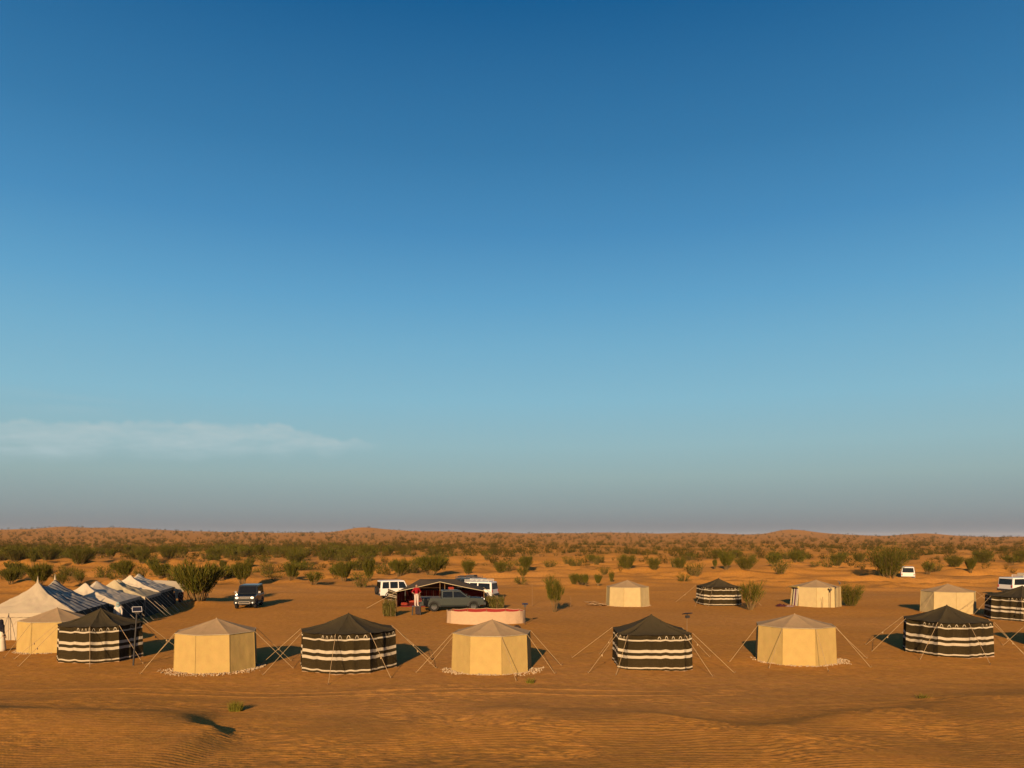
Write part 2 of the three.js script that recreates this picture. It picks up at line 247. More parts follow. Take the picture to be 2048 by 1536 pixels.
// ------------------------------------------------------------------ shrubs
function shrubGeometry(seed, kind, blades, wide) {
  const q = rng(seed), P = [], N = [], C = [], stems = [];
  const cfg = { broom: [0.62, 0.30, 26], dome: [0.72, 0.04, 44], sparse: [0.72, 0.30, 18], tree: [0.55, 0.42, 14], low: [1.25, 0.06, 20] }[kind];
  const [spread, clear, nst] = cfg, tips = [];
  for (let i = 0; i < nst; i++) {
    const a = i * 2.39996 + q() * 0.9, lean = Math.sqrt((i + 0.5) / nst) * spread * (0.75 + 0.4 * q()), L = (kind === 'dome' ? 0.78 + 0.22 * Math.cos(lean) : 0.8) * (0.72 + 0.34 * q());
    const b0 = (kind === 'dome' ? 0.30 : kind === 'broom' ? 0.13 : kind === 'low' ? 0.2 : 0.06) * Math.sqrt(q()), base = V(Math.cos(a) * b0, 0, Math.sin(a) * b0);
    const dir = V(Math.cos(a) * Math.sin(lean), Math.cos(lean), Math.sin(a) * Math.sin(lean)), bend = (kind === 'low' ? 0.1 : 0.16) * (q() - 0.2);
    stems.push({ base, dir, L, bend, a });
  }
  const at = (s, t) => V(s.base.x + s.dir.x * s.L * t * (1 + s.bend * t), s.base.y + s.dir.y * s.L * t * (1 - (kind === 'dome' || kind === 'low' ? 0.12 * t * s.dir.x ** 2 : 0)), s.base.z + s.dir.z * s.L * t * (1 + s.bend * t));
  const tint = () => { const m = 0.7 + 0.6 * q(), y = q(); return [lerp(0.040, 0.085, y * y) * m, lerp(0.040, 0.060, y) * m, lerp(0.004, 0.009, y) * m]; };
  for (let i = 0; i < blades; i++) {
    const s = stems[Math.floor(q() * nst)], t = clear + (1 - clear) * Math.pow(q(), kind === 'dome' ? 0.9 : 0.75), o = at(s, t);
    const tw = (kind === 'dome' ? 0.085 : kind === 'low' ? 0.11 : 0.13) + 0.07 * q(), off = (kind === 'dome' ? 0.13 : 0.085) * (0.4 + t);
    o.x += (q() - 0.5) * off * 2; o.z += (q() - 0.5) * off * 2; o.y += (q() - 0.5) * off;
    const out = V(o.x, 0, o.z).multiplyScalar(0.5), d = s.dir.clone().multiplyScalar(1.0).add(out).add(V((q() - 0.5) * 0.9, 0.35 + (q() - 0.5) * 0.6, (q() - 0.5) * 0.9)).normalize();
    const e = o.clone().addScaledVector(d, tw * (kind === 'tree' ? 0.9 : 1)), side = d.clone().cross(V(q() - 0.5, q() - 0.5, q() - 0.5)).normalize().multiplyScalar(wide * (0.6 + 0.8 * q()));
    if (o.y < 0.01) o.y = 0.01;
    P.push(o.x - side.x, o.y - side.y, o.z - side.z, o.x + side.x, o.y + side.y, o.z + side.z, e.x, Math.max(e.y, 0.01), e.z);
    const n = side.clone().cross(d).normalize(); for (let k = 0; k < 3; k++) N.push(n.x, n.y, n.z);
    const c = tint(); for (let k = 0; k < 3; k++) C.push(...c);
  }
  const g = new THREE.BufferGeometry(); g.setAttribute('position', new THREE.Float32BufferAttribute(P, 3)); g.setAttribute('normal', new THREE.Float32BufferAttribute(N, 3)); g.setAttribute('color', new THREE.Float32BufferAttribute(C, 3));
  // to unit height and width
  g.computeBoundingBox(); const bb = g.boundingBox, sw = 1 / Math.max(bb.max.x - bb.min.x, bb.max.z - bb.min.z), sh = 1 / bb.max.y; g.scale(sw, sh, sw);
  const st = []; for (const s of stems) for (const [t0, t1] of [[0, 0.35], [0.35, 0.75]]) { const A = at(s, t0), B = at(s, t1); A.y -= t0 ? 0 : 0.05; st.push(bar(A, B, 0.011 * (1 - 0.6 * t0), 0.011 * (1 - 0.6 * t1), 4)); }
  const sg = join(st); sg.scale(sw, sh, sw);
  return { foliage: g, stems: sg };
}
const foliageMat = new THREE.MeshPhysicalMaterial({ specularIntensity: 0.1, vertexColors: true, roughness: 0.9, side: THREE.DoubleSide });
const stemMat = std(0.13, 0.085, 0.035, 0.95);
const fine = {}, mid = {};
for (const [i, k] of ['broom', 'dome', 'sparse', 'tree', 'low'].entries()) { fine[k] = [0, 1, 2].map((j) => shrubGeometry(100 + i * 10 + j, k, k === 'sparse' ? 900 : k === 'tree' ? 1300 : k === 'low' ? 1100 : k === 'dome' ? 5200 : 4200, 0.0085)); mid[k] = [0, 1, 2].map((j) => shrubGeometry(300 + i * 10 + j, k, k === 'low' || k === 'sparse' ? 420 : 780, 0.017)); }
const shrubRandom = rng(77);
function shrub(x, z, w, h, kind, label, group, set) {
  const v = set[kind][Math.floor(shrubRandom() * 3)], g = thing('desert_shrub', label, 'shrub', V(x, height(x, z) - 0.03, z), shrubRandom() * 6.28, group);
  part('foliage', v.foliage, foliageMat, g); part('stems', v.stems, stemMat, g); g.scale.set(w, h, w); return g;
}
for (const s of shrubSpots) shrub(s.x, s.z, s.w * 1.06, s.h * 1.03, s.kind, s.label, null, fine);
{ // the rest of the plain
  const q = rng(901), all = [], keepOut = shrubSpots.map((s) => [s.x, s.z, s.w]);
  for (let tries = 0; tries < 90000; tries++) {
    const r = 96 * Math.pow(2500 / 96, Math.pow(q(), 0.62)), u = -150 + 2350 * q(), x = (u - 1024) / F * r, z = -r;
    // thicker to the left and in belts, thin on bare dunes
    const belt = 0.34 + 0.65 * nA(x / 90 + 2, z / 60) + 0.5 * nB(x / 28, z / 22);
    let dens = clamp(belt) * lerp(1.0, 0.6, smooth(500, 1700, u));
    if (r < 190) dens *= u < 900 ? 0.7 : 0.28; else if (r < 360) dens *= u < 950 ? 1.15 : 0.9;
    const want = dens * Math.min(1, r / 300) * lerp(0.62, 0.13, smooth(330, 900, r));
    if (q() > want) continue;
    if (r < 130 && Math.abs(u - 1830) < 90) continue;
    if (keepOut.some(([a, b, w]) => Math.abs(a - x) < w && Math.abs(b - z) < w * 2)) continue;
    const big = r < 420 && r > 170 && u < 900 ? 1.25 : 1;
    const h = (1.1 + 2.0 * Math.pow(q(), 1.6)) * big * lerp(1, 1.8, smooth(400, 1200, r)), w = h * (0.9 + 0.8 * q());
    all.push({ x, z, h, w, u, r, k: q() });
  }
  all.sort((a, b) => b.h / b.r - a.h / a.r);
  const seen = all.filter((s) => s.u > -10 && s.u < 2058), single = new Set(seen.slice(0, 235));
  const where = [[210, 'the big marquee'], [430, 'the rear marquees'], [640, 'the dark 4x4'], [860, 'the white boxy 4x4'], [1080, 'the white wagon'], [1340, 'the far cream tent with firewood'], [1560, 'the small far black tent'], [1735, 'the open-door cream tent'], [1880, 'the largest bush'], [9999, 'the tents at the right edge']];
  const depthWord = (r) => (r < 190 ? 'on the near dunes' : r < 290 ? 'in the middle distance' : 'on the far plain'), kindWord = { dome: 'round green', broom: 'upright olive', low: 'low sprawling' };
  for (const s of single) { const kind = s.k < 0.6 ? 'dome' : s.k < 0.86 ? 'broom' : 'low', mark = where.find(([u]) => s.u < u)[1]; shrub(s.x, s.z, s.w, s.h, kind, `${kindWord[kind]} shrub ${depthWord(s.r)} beyond ${mark}`, `${kindWord[kind]} shrubs ${depthWord(s.r)} beyond ${mark}`, mid); }
  const rest = all.filter((s) => !single.has(s)), g = shrubGeometry(555, 'dome', 190, 0.034).foliage;
  const im = new THREE.InstancedMesh(g, foliageMat, rest.length), M = new THREE.Matrix4(), Q = new THREE.Quaternion(), c = new THREE.Color();
  rest.forEach((s, i) => { Q.setFromAxisAngle(V(0, 1, 0), s.k * 40); im.setMatrixAt(i, M.compose(onSand(s.x, s.z), Q, V(s.w, s.h, s.w))); const m = 0.45 + 0.3 * q(); im.setColorAt(i, c.setRGB(m * (1.0 + 0.4 * q()), m, m)); });
  im.name = 'far_shrubs'; tag(im, 'countless small dark shrubs dotting the far plain up to the horizon', 'shrubs', null, 'stuff'); scene.add(im);
  console.log('shrubs', all.length, rest.length);
}
function tuft(u, v, w, h, label, n) {                // a little clump of grass
  const p = spot(u, v), k = -p.z / F, q = rng(u), P = [], C = [];
  for (let i = 0; i < n; i++) { const a = q() * 6.28, l = 0.3 + 0.7 * q(), x = (q() - 0.5) * w * k * 0.6, z = (q() - 0.5) * w * k * 0.5, tx = x + Math.cos(a) * w * k * 0.25 * l, tz = z + Math.sin(a) * w * k * 0.25 * l, s = 0.012; P.push(x - s, -0.02, z, x + s, -0.02, z, tx, h * k * l, tz); const m = 0.7 + 0.6 * q(); for (let j = 0; j < 3; j++) C.push(0.075 * m, 0.068 * m, 0.009 * m); }
  const g = new THREE.BufferGeometry(); g.setAttribute('position', new THREE.Float32BufferAttribute(P, 3)); g.setAttribute('color', new THREE.Float32BufferAttribute(C, 3)); g.computeVertexNormals();
  const t = new THREE.Mesh(g, foliageMat); t.name = numbered('grass_tuft'); t.position.copy(p); tag(t, label, 'grass tuft'); scene.add(t);
}
tuft(472, 1422, 38, 24, 'yellow-green grass tuft alone on the sand below the leftmost tents', 220);
tuft(1060, 1366, 26, 14, 'thin pale grass tuft in front of the middle cream tent', 60);
tuft(1846, 1396, 34, 12, 'thin straggling grass tuft on the ripples at the lower right', 50);

// ------------------------------------------------------------------ fabric materials
const weave = grain(512, (u, v) => { const n = 0.95 + 0.018 * wrap(nA, u, v, 3) + 0.008 * wrap(nB, u, v, 12) + 0.008 * wrap(nC, u * 1.0, v, 60); return [n, n * (1 + 0.01 * wrap(nD, u, v, 5)), n]; });
weave.colorSpace = THREE.SRGBColorSpace;
const weaveBump = grain(512, (u, v) => { const n = 0.5 + 0.3 * wrap(nC, u, v, 5) + 0.15 * wrap(nD, u, v, 14); return [n, n, n]; });
const cloth = (r, g, b, more) => std(r, g, b, 0.92, { map: weave, bumpMap: weaveBump, bumpScale: 0.006, ...more });
const creamWall = cloth(0.33, 0.232, 0.082), paleWall = cloth(0.355, 0.275, 0.135), creamRoof = cloth(0.29, 0.20, 0.105), creamPale = cloth(0.33, 0.275, 0.19), whiteCloth = cloth(0.42, 0.36, 0.26), darkRoof = cloth(0.044, 0.035, 0.018), ropeMat = std(0.27, 0.19, 0.10, 0.9), ropeDark = std(0.22, 0.185, 0.14, 0.9), woodMat = std(0.14, 0.085, 0.04, 0.9), ironMat = std(0.02, 0.018, 0.016, 0.6, { metalness: 0.3 }), greenCloth = cloth(0.035, 0.037, 0.032);
const hemMat = cloth(0.36, 0.30, 0.19);
function stripes(seed) {
  return paint(512, 512, (c, w, h) => {
    const q = rng(seed), dark = '#292213', pale = '#958b78'; c.fillStyle = dark; c.fillRect(0, 0, w, h);
    for (let i = 0; i < 900; i++) { c.fillStyle = q() < 0.5 ? 'rgba(12,9,4,0.12)' : 'rgba(60,52,34,0.10)'; c.fillRect(q() * w, q() * h, 1 + q() * 3, 20 + q() * 120); }
    const band = (a, b, col) => { c.fillStyle = col; c.fillRect(0, a * h, w, (b - a) * h); };
    band(0.125, 0.165, pale); band(0.40, 0.475, pale); band(0.555, 0.63, pale); band(0.865, 0.902, pale); band(0.955, 1, '#86705a');
    c.strokeStyle = pale; c.lineWidth = 9;               // little scallops along the valance
    for (let i = 0; i < 4; i++) { const x = (i + 0.5) * w / 4; c.beginPath(); c.moveTo(x - 24, 0.112 * h); c.quadraticCurveTo(x - 15, 0.045 * h, x, 0.045 * h); c.quadraticCurveTo(x + 15, 0.045 * h, x + 24, 0.112 * h); c.stroke(); }
    for (let i = 0; i < 260; i++) { c.fillStyle = 'rgba(90,62,30,0.07)'; c.fillRect(q() * w, h * (0.5 + 0.5 * q()), 4 + q() * 30, 2 + q() * 8); }
  });
}
const stripeMats = [1, 2, 3].map((s) => new THREE.MeshPhysicalMaterial({ specularIntensity: 0.12, map: stripes(s), roughness: 0.93, side: THREE.DoubleSide, bumpMap: weaveBump, bumpScale: 0.012 }));

// ------------------------------------------------------------------ round pavilion tents
function octagon(a, b) {                             // long sides a, corner sides b
  const c = b / Math.SQRT2, s = a / 2, t = s + c; return [[s, t], [-s, t], [-t, s], [-t, -s], [-s, -t], [s, -t], [t, -s], [t, s]];
}
function pavilion({ name, label, u, v, a, b, turn, wall, apex, kind, group, seed, ropes = [0, 1, 2, 3, 4, 5, 6, 7], reach = 1.7, door, palerWalls }) {
  const plan = octagon(a, b), q = rng(seed), rad = a / 2 + b / Math.SQRT2, r0 = R(v) + rad * 0.96, x0 = (u - 1024) / F * r0, base = onSand(x0, -r0); base.y = Math.min(base.y, height(x0, -r0 + rad), height(x0 - rad, -r0)) + 0.0;
  const g = thing(name, label, 'tent', base, turn * Math.PI / 180, group);
  const black = kind === 'black', flare = black ? 1.03 : 1.035, eaveOut = 1.012;
  const P = plan.map(([x, z]) => ({ lo: V(x * flare, -0.06, z * flare), hi: V(x, wall + (black ? 0.05 * (q() - 0.5) : 0), z) }));
  const top = V(0.03 * (q() - 0.5), apex, 0.03 * (q() - 0.5));
  for (let i = 0; i < 8; i++) {
    const A = P[i], B = P[(i + 1) % 8], len = A.hi.distanceTo(B.hi), out = V((A.hi.x + B.hi.x) / 2, 0, (A.hi.z + B.hi.z) / 2).normalize(), ph = q() * 20, amp = black ? 0.045 : 0.012, lobes = Math.max(1, Math.round(len / 0.85));
    const bulge = (s, t) => out.clone().multiplyScalar(amp * (nB(s * len * 1.3 + ph, t * 1.4) + 0.5 * nC(s * len * 3 + ph, t * 0.8)) * Math.sin(Math.PI * s) ** 0.5 + (black ? -0.12 * Math.abs(Math.sin(Math.PI * s * lobes)) - 0.03 * Math.sin(Math.PI * s) : -0.018 * Math.sin(Math.PI * s)) * (0.4 + 0.6 * t));
    const hang = (s) => (black ? -0.035 * Math.abs(Math.sin(Math.PI * s * lobes)) - 0.03 * Math.sin(Math.PI * s) * (0.6 + 0.4 * Math.sin(ph)) : -0.012 * Math.sin(Math.PI * s));
    let geo = sheet(black ? 24 : 14, 8, (s, t) => { const p = A.lo.clone().lerp(B.lo, s).lerp(A.hi.clone().lerp(B.hi, s), t).add(bulge(s, t)); p.y += hang(s) * (black ? 0.5 + 0.5 * t : t); return p; }, (s, t) => (black ? [s * Math.max(1, Math.round(len / 1.1)), t + 0.012 * nA(s * len * 1.7 + ph, 2)] : [s * len / 2 + i * 0.37, t * wall / 2]));
    if (door === i) geo = null;
    if (geo) part('wall_panel', geo, black ? stripeMats[i % 3] : palerWalls ? paleWall : creamWall, g);  // some cream tents take a paler wall cloth
    // roof panel: slightly slack between its seams
    const rg = sheet(10, 10, (s, t) => {
      const e = A.hi.clone().lerp(B.hi, s).multiplyScalar(eaveOut); e.y = (A.hi.y + (B.hi.y - A.hi.y) * s) + hang(s) + 0.004;
      const p = e.clone().lerp(top, t); const sag = (black ? 0.27 : 0.07) * t * (1 - t) * (1 - 0.25 * t) * 1.6 + (black ? 0.08 : 0.03) * Math.sin(Math.PI * s) * t * (1 - t) * 2; p.y -= sag; p.y += (black ? 0.025 : 0.006) * nA(s * 3 + ph, t * 4) * (1 - t) * t * 4; return p;
    }, (s, t) => [(s - 0.5) * (1 - t) * len / 2 + i * 0.4, t * 0.9]);
    part('roof_panel', rg, black ? darkRoof : creamRoof, g);
    if (!black) {                                     // narrow seam strip and piping along the eave
      part('eave_piping', bar(A.hi.clone().multiplyScalar(eaveOut).setY(A.hi.y), B.hi.clone().multiplyScalar(eaveOut).setY(B.hi.y), 0.016, 0.016, 5), hemMat, g);
      part('corner_seam', bar(A.lo.clone().multiplyScalar(1.004), A.hi.clone().multiplyScalar(1.004), 0.012, 0.012, 4), creamWall, g);
    }
  }
  const cone = new THREE.ConeGeometry(0.1, 0.12, 10); cone.translate(top.x, apex - 0.02, top.z); part('peak_cap', cone, black ? darkRoof : creamRoof, g);
  part('centre_pole', bar(V(0, -0.05, 0), V(top.x, apex - 0.05, top.z), 0.03), woodMat, g);
  for (const i of ropes) {
    const A = P[i % 8].hi, dir = V(A.x, 0, A.z).normalize().applyAxisAngle(V(0, 1, 0), (q() - 0.5) * 0.5), L = reach * (0.85 + 0.3 * q());
    const foot = V(A.x + dir.x * L, 0, A.z + dir.z * L), wld = foot.clone().applyAxisAngle(V(0, 1, 0), g.rotation.y).add(base); foot.y = height(wld.x, wld.z) - base.y;
    const rope = part('guy_rope', bar(A.clone().multiplyScalar(1.02).setY(A.y), foot, 0.011, 0.011, 5), ropeMat, g);
    part('peg', bar(foot.clone().add(V(-dir.x * 0.03, -0.1, -dir.z * 0.03)), foot.clone().add(V(dir.x * 0.05, 0.09, dir.z * 0.05)), 0.016, 0.02, 5), woodMat, rope);
    if (black && q() < 0.7) { const m = A.clone().lerp(foot, 0.55); part('tightener', boxAt(m.x, m.y - 0.03, m.z, 0.05, 0.09, 0.05), ropeMat, rope); }
  }
  return { g, base, rad, P, wall };
}
const chipGeo = (() => { const g = new THREE.IcosahedronGeometry(1, 0); g.scale(1, 0.55, 0.8); return g; })(), chipMat = std(1, 1, 1, 0.95);
function chips(t, n, label, arcs) {                 // pale broken stone laid round a tent's foot
  const q = rng(n + Math.round(t.base.x * 10)), im = new THREE.InstancedMesh(chipGeo, chipMat, n), M = new THREE.Matrix4(), Q = new THREE.Quaternion(), E = new THREE.Euler(), c = new THREE.Color();
  for (let i = 0; i < n; i++) {
    const [a0, a1, w] = arcs[Math.floor(q() * arcs.length)], a = lerp(a0, a1, q()), rr = t.rad * 1.05 + w * Math.pow(q(), 1.7) + 0.05 * nA(a * 3, 1), x = t.base.x + Math.sin(a) * rr, z = t.base.z + Math.cos(a) * rr, s = 0.018 + 0.042 * q() * q() + 0.014 * q();
    E.set(q() * 3, q() * 6, q() * 3); im.setMatrixAt(i, M.compose(V(x, height(x, z) + s * 0.25, z), Q.setFromEuler(E), V(s, s, s))); const m = 0.75 + 0.4 * q(); im.setColorAt(i, c.setRGB(0.30 * m, 0.225 * m, 0.14 * m));
  }
  im.name = numbered('stone_chips'); tag(im, label, 'stones', null, 'stuff'); scene.add(im);
}
const cream = { a: 1.46, b: 1.46, wall: 1.8, apex: 2.4, kind: 'cream', name: 'cream_tent', group: 'round cream pavilion tents' };
const black = { a: 2.0, b: 1.45, wall: 1.86, apex: 2.62, kind: 'black', name: 'black_striped_tent', group: 'black and white striped tents', reach: 2.0 };
const pi = Math.PI;
const C0 = pavilion({ ...cream, u: 114, v: 1307, turn: 14, wall: 1.74, seed: 1, ropes: [0, 1, 2], label: 'cream octagonal tent half hidden behind the leftmost black striped tent' });
const B0 = pavilion({ ...black, u: 201, v: 1327, a: 1.8, b: 1.3, turn: -12, seed: 2, label: 'leftmost black striped tent, a dark lamp post standing in front' });
const C1 = pavilion({ ...cream, u: 433, v: 1350, turn: 15, seed: 3, ropes: [2, 3, 7, 6], label: 'leftmost free-standing cream tent of the front row, wide ring of stone chips' });
const B1 = pavilion({ ...black, u: 697, v: 1349, a: 2.0, b: 1.55, turn: -28, seed: 4, label: 'black striped tent between two cream tents in the front row, left of centre' });
const C2 = pavilion({ ...cream, u: 984, v: 1351, turn: -8, seed: 5, ropes: [2, 7, 6, 3, 0], label: 'cream tent in front of the pink round windbreak' });
const B2 = pavilion({ ...black, u: 1302, v: 1341, a: 2.65, b: 0.62, turn: -2, wall: 1.74, apex: 2.52, seed: 6, label: 'black striped tent beside the solar lamp post, right of centre' });
const C3 = pavilion({ ...cream, u: 1590, v: 1331, turn: -14, seed: 7, wall: 1.85, a: 1.53, b: 1.53, ropes: [1, 2, 0, 7, 6], label: 'cream tent of the front row, right of the solar lamp post' });
const B3 = pavilion({ ...black, u: 1894, v: 1315, a: 1.95, b: 1.42, turn: 24, seed: 8, label: 'rightmost black striped tent of the front row, cream tent peak behind it' });
const C4 = pavilion({ ...cream, u: 1255, v: 1213, palerWalls: true, a: 1.52, b: 1.52, turn: 5, seed: 9, ropes: [], label: 'far cream tent in the middle, firewood pile at its left' });
const B4 = pavilion({ ...black, u: 1437, v: 1211, a: 2.3, b: 0.9, turn: 4, seed: 10, wall: 1.75, apex: 2.5, ropes: [2, 3, 7, 1], label: 'smallest far black striped tent beside a sparse yellow-green bush' });
const C5 = pavilion({ ...cream, u: 1632, v: 1215, palerWalls: true, a: 1.62, b: 1.62, turn: 3, seed: 11, ropes: [], door: 2, label: 'far cream tent with open doorway and striped curtain' });
const C6 = pavilion({ ...cream, u: 1896, v: 1229, palerWalls: true, a: 1.62, b: 1.62, turn: 10, seed: 12, ropes: [7, 2], label: 'cream tent standing right behind the rightmost front black tent' });
const B5 = pavilion({ ...black, u: 2044, v: 1243, a: 2.2, b: 1.6, turn: 30, seed: 13, label: 'black striped tent cut by the right edge in front of a white van' });
const C7 = pavilion({ ...cream, u: 2150, v: 1306, turn: 0, seed: 14, ropes: [1, 2, 3], label: 'cream tent just outside the right edge, casting its shadow into view' });
chips(C0, 240, 'pale stone chips along the foot of the half-hidden cream tent', [[-1.9, 0.4, 0.35]]);
chips(C1, 900, 'pale stone chips in a wide ring round the leftmost free-standing cream tent', [[-1.4, 1.2, 0.75], [1.2, 2.0, 0.4]]);
chips(C2, 620, 'pale stone chips beside the cream tent in front of the windbreak', [[-1.7, -0.7, 0.6], [0.5, 1.7, 0.75], [-0.7, 0.5, 0.2]]);
chips(C3, 560, 'pale stone chips round the cream tent right of the solar lamp post', [[-1.9, 1.1, 0.28], [1.0, 1.7, 0.75]]);
chips(C4, 150, 'pale stone chips round the far cream tent in the middle', [[-1.8, 1.8, 0.35]]);
chips(C7, 260, 'pale stone chips round the cream tent at the right edge', [[-2.2, 0.2, 0.6]]);

{ // doorway of the open cream tent: white and purple curtain, rolled awning on two short poles, rugs outside
  const { g, P } = C5, A = P[2], B = P[3];
  const mk = (s0, s1, folds, mat, name) => part(name, sheet(24, 6, (s, t) => { const k = lerp(s0, s1 + (s1 - s0) * 0.0, s), p = A.lo.clone().lerp(B.lo, k).lerp(A.hi.clone().lerp(B.hi, k), t), o = V((A.hi.x + B.hi.x) / 2, 0, (A.hi.z + B.hi.z) / 2).normalize(); return p.addScaledVector(o, 0.05 * Math.sin(s * folds * 6.28) + 0.12 * (1 - t)); }), mat, g);
  mk(0.0, 0.3, 3, whiteCloth, 'door_curtain'); mk(0.3, 0.44, 2, cloth(0.10, 0.03, 0.07), 'purple_curtain'); mk(0.44, 0.66, 2, whiteCloth, 'door_curtain'); mk(0.8, 1, 2, paleWall, 'door_flap');
  const roll = part('rolled_awning', bar(A.hi.clone().multiplyScalar(1.04).setY(1.76), B.hi.clone().multiplyScalar(1.08).setY(1.72), 0.10, 0.07, 8), cloth(0.34, 0.25, 0.08), g);
  part('awning_pole', bar(B.hi.clone().multiplyScalar(1.1).setY(1.78), V(B.hi.x - 0.75, 1.62, B.hi.z + 0.4), 0.03), woodMat, roll);
}
// ------------------------------------------------------------------ long marquees on the left
const navyStripe = paint(512, 512, (c, w, h) => { const q = rng(4); c.fillStyle = '#d8ccb2'; c.fillRect(0, 0, w, h); for (let i = 0; i < 9; i++) { const x = (i + 0.3) * w / 9; c.fillStyle = i % 3 === 1 ? '#9c9a94' : '#4c5160'; c.fillRect(x, 0, w / 9 * (i % 3 === 1 ? 0.5 : 0.34), h); } for (let i = 0; i < 400; i++) { c.fillStyle = 'rgba(120,100,70,0.06)'; c.fillRect(q() * w, q() * h, 10 + q() * 40, 4 + q() * 30); } });
const navyMat = new THREE.MeshPhysicalMaterial({ specularIntensity: 0.12, color: rgb(0.55, 0.55, 0.55), map: navyStripe, roughness: 0.92, side: THREE.DoubleSide });
const paleStripeMat = new THREE.MeshPhysicalMaterial({ specularIntensity: 0.12, roughness: 0.92, side: THREE.DoubleSide, color: rgb(0.6, 0.6, 0.58), map: paint(256, 64, (c, w, h) => { c.fillStyle = '#d6cdb8'; c.fillRect(0, 0, w, h); for (let i = 0; i < 8; i++) { c.fillStyle = i % 2 ? '#9b9890' : '#7f8186'; c.fillRect((i + 0.3) * w / 8, 0, w / 8 * 0.3, h); } }) });
function marquee({ label, x, r, yaw, L, W, eave, peak, ridge, roofMat, rightMat, frontMat, sideMat, seed, group, finial, sag = 0 }) {
  const base = onSand(x, -r), q = rng(seed), g = thing('pole_marquee', label, 'marquee', base, yaw, group);   // local: -z is away along the ridge, +x right
  const hl = L / 2, hw = W / 2;
  const rise = (px, pz) => { const a = 1 - Math.abs(px) / hw, b = (hl - Math.abs(pz)) / (hl - ridge); let k = Math.min(a, b); k = Math.max(0, k); let y = eave + (peak - eave) * (0.86 * k + 0.14 * k * k * k); for (const s of [-1, 1]) { const d = Math.hypot(px, pz - s * ridge); y += 0.16 * Math.exp(-d * d / 0.12) + 0.10 * Math.exp(-d * d / 0.8); } y -= (0.13 + sag) * Math.exp(-((pz / (ridge * 0.7)) ** 2)) * Math.max(0, a) ** 2; return y + 0.05 * nA(px * 0.9 + seed, pz * 0.8) * 4 * k * (1 - k) + 0.03 * nB(px * 2.4, pz * 2.1 + seed) * 4 * k * (1 - k); };
  const face = (name, m, f) => part(name, sheet(30, 24, (s, t) => { const [px, pz] = f(s, t); return V(px, rise(px, pz), pz); }, (s, t) => (m === navyMat || m === paleStripeMat ? [s * 0.75, t] : [s * W / 4, t * 1.2])), m, g);
  face('front_roof', roofMat, (s, t) => [lerp(-hw, hw, s) * (1 - t), lerp(hl, ridge, t)]); face('back_roof', roofMat, (s, t) => [lerp(hw, -hw, s) * (1 - t), lerp(-hl, -ridge, t)]);
  face('left_roof', roofMat, (s, t) => [-hw * (1 - t), lerp(lerp(-hl, hl, s), lerp(-ridge, ridge, s), t)]); face('right_roof', rightMat, (s, t) => [hw * (1 - t), lerp(lerp(hl, -hl, s), lerp(ridge, -ridge, s), t)]);
  const run = (ax, az, bx, bz, m, n) => { const len = Math.hypot(bx - ax, bz - az), k = Math.round(len / 1.4); for (let i = 0; i < k; i++) part('wall_panel', sheet(12, 5, (s, t) => { const w = (i + s) / k, px = lerp(ax, bx, w), pz = lerp(az, bz, w), o = 0.05 * Math.sin(w * len * 5 + seed) * (1 - t) + 0.04 * nA(w * len * 2, t + seed); return V(px + n[0] * o, lerp(-0.08, rise(px, pz) - 0.02, t), pz + n[1] * o); }, (s, t) => [s * 0.7 + i, t * 0.8]), m, g); };
  run(-hw + 0.05, hl - 0.05, hw - 0.05, hl - 0.05, frontMat, [0, 1]); run(hw - 0.05, hl - 0.05, hw - 0.05, -hl + 0.05, sideMat, [1, 0]); run(-hw + 0.05, -hl + 0.05, hw - 0.05, -hl + 0.05, frontMat, [0, -1]); run(-hw + 0.05, hl - 0.05, -hw + 0.05, -hl + 0.05, frontMat, [-1, 0]);
  part('valance', sheet(60, 2, (s, t) => V(lerp(-hw, hw, s), eave + 0.01 - 0.24 * (1 - t) - 0.03 * Math.abs(Math.sin(s * W * 6)) * (1 - t), hl + 0.03 + 0.02 * (1 - t))), creamPale, g);
  part('valance', sheet(60, 2, (s, t) => V(hw + 0.03 + 0.02 * (1 - t), eave + 0.01 - 0.2 * (1 - t) - 0.03 * Math.abs(Math.sin(s * L * 6)) * (1 - t), lerp(-hl, hl, s))), rightMat === navyMat ? greenCloth : creamPale, g);
  for (const s of [-1, 1]) { const p = part('ridge_pole', bar(V(0, -0.05, s * ridge), V(0, peak + 0.2, s * ridge), 0.045), woodMat, g); if (finial) { const f = new THREE.ConeGeometry(0.09, 0.5, 8); f.translate(0, peak + 0.42, s * ridge); part('finial', f, creamPale, p); } }
  for (let i = 0; i <= 5; i++) { const z = lerp(-hl, hl, i / 5); part('guy_rope', bar(V(hw, eave, z), V(hw + 1.5 + 0.3 * q(), 0, z + 0.4 * (q() - 0.5)), 0.018, 0.018, 5), ropeDark, g); }
  for (let i = 0; i <= 3; i++) { const xx = lerp(-hw, hw, i / 3); part('guy_rope', bar(V(xx, eave, hl), V(xx + 0.3 * (q() - 0.5), 0, hl + 1.4), 0.018, 0.018, 5), ropeDark, g); part('seam_cord', bar(V(xx, eave + 0.02, hl + 0.06), V(xx, 0, hl + 0.06), 0.02, 0.02, 5), ropeDark, g); }
  return g;
}
const yawM = 0.2;
const mg = 'white pole marquees in a row';
marquee({ label: 'nearest big cream marquee at the left edge with two finials and navy striped roof side', x: -30.8, r: 52.2, yaw: yawM, L: 6.9, W: 5.6, eave: 1.72, peak: 3.3, ridge: 1.5, roofMat: creamPale, rightMat: navyMat, frontMat: creamPale, sideMat: greenCloth, seed: 21, group: mg, finial: true });
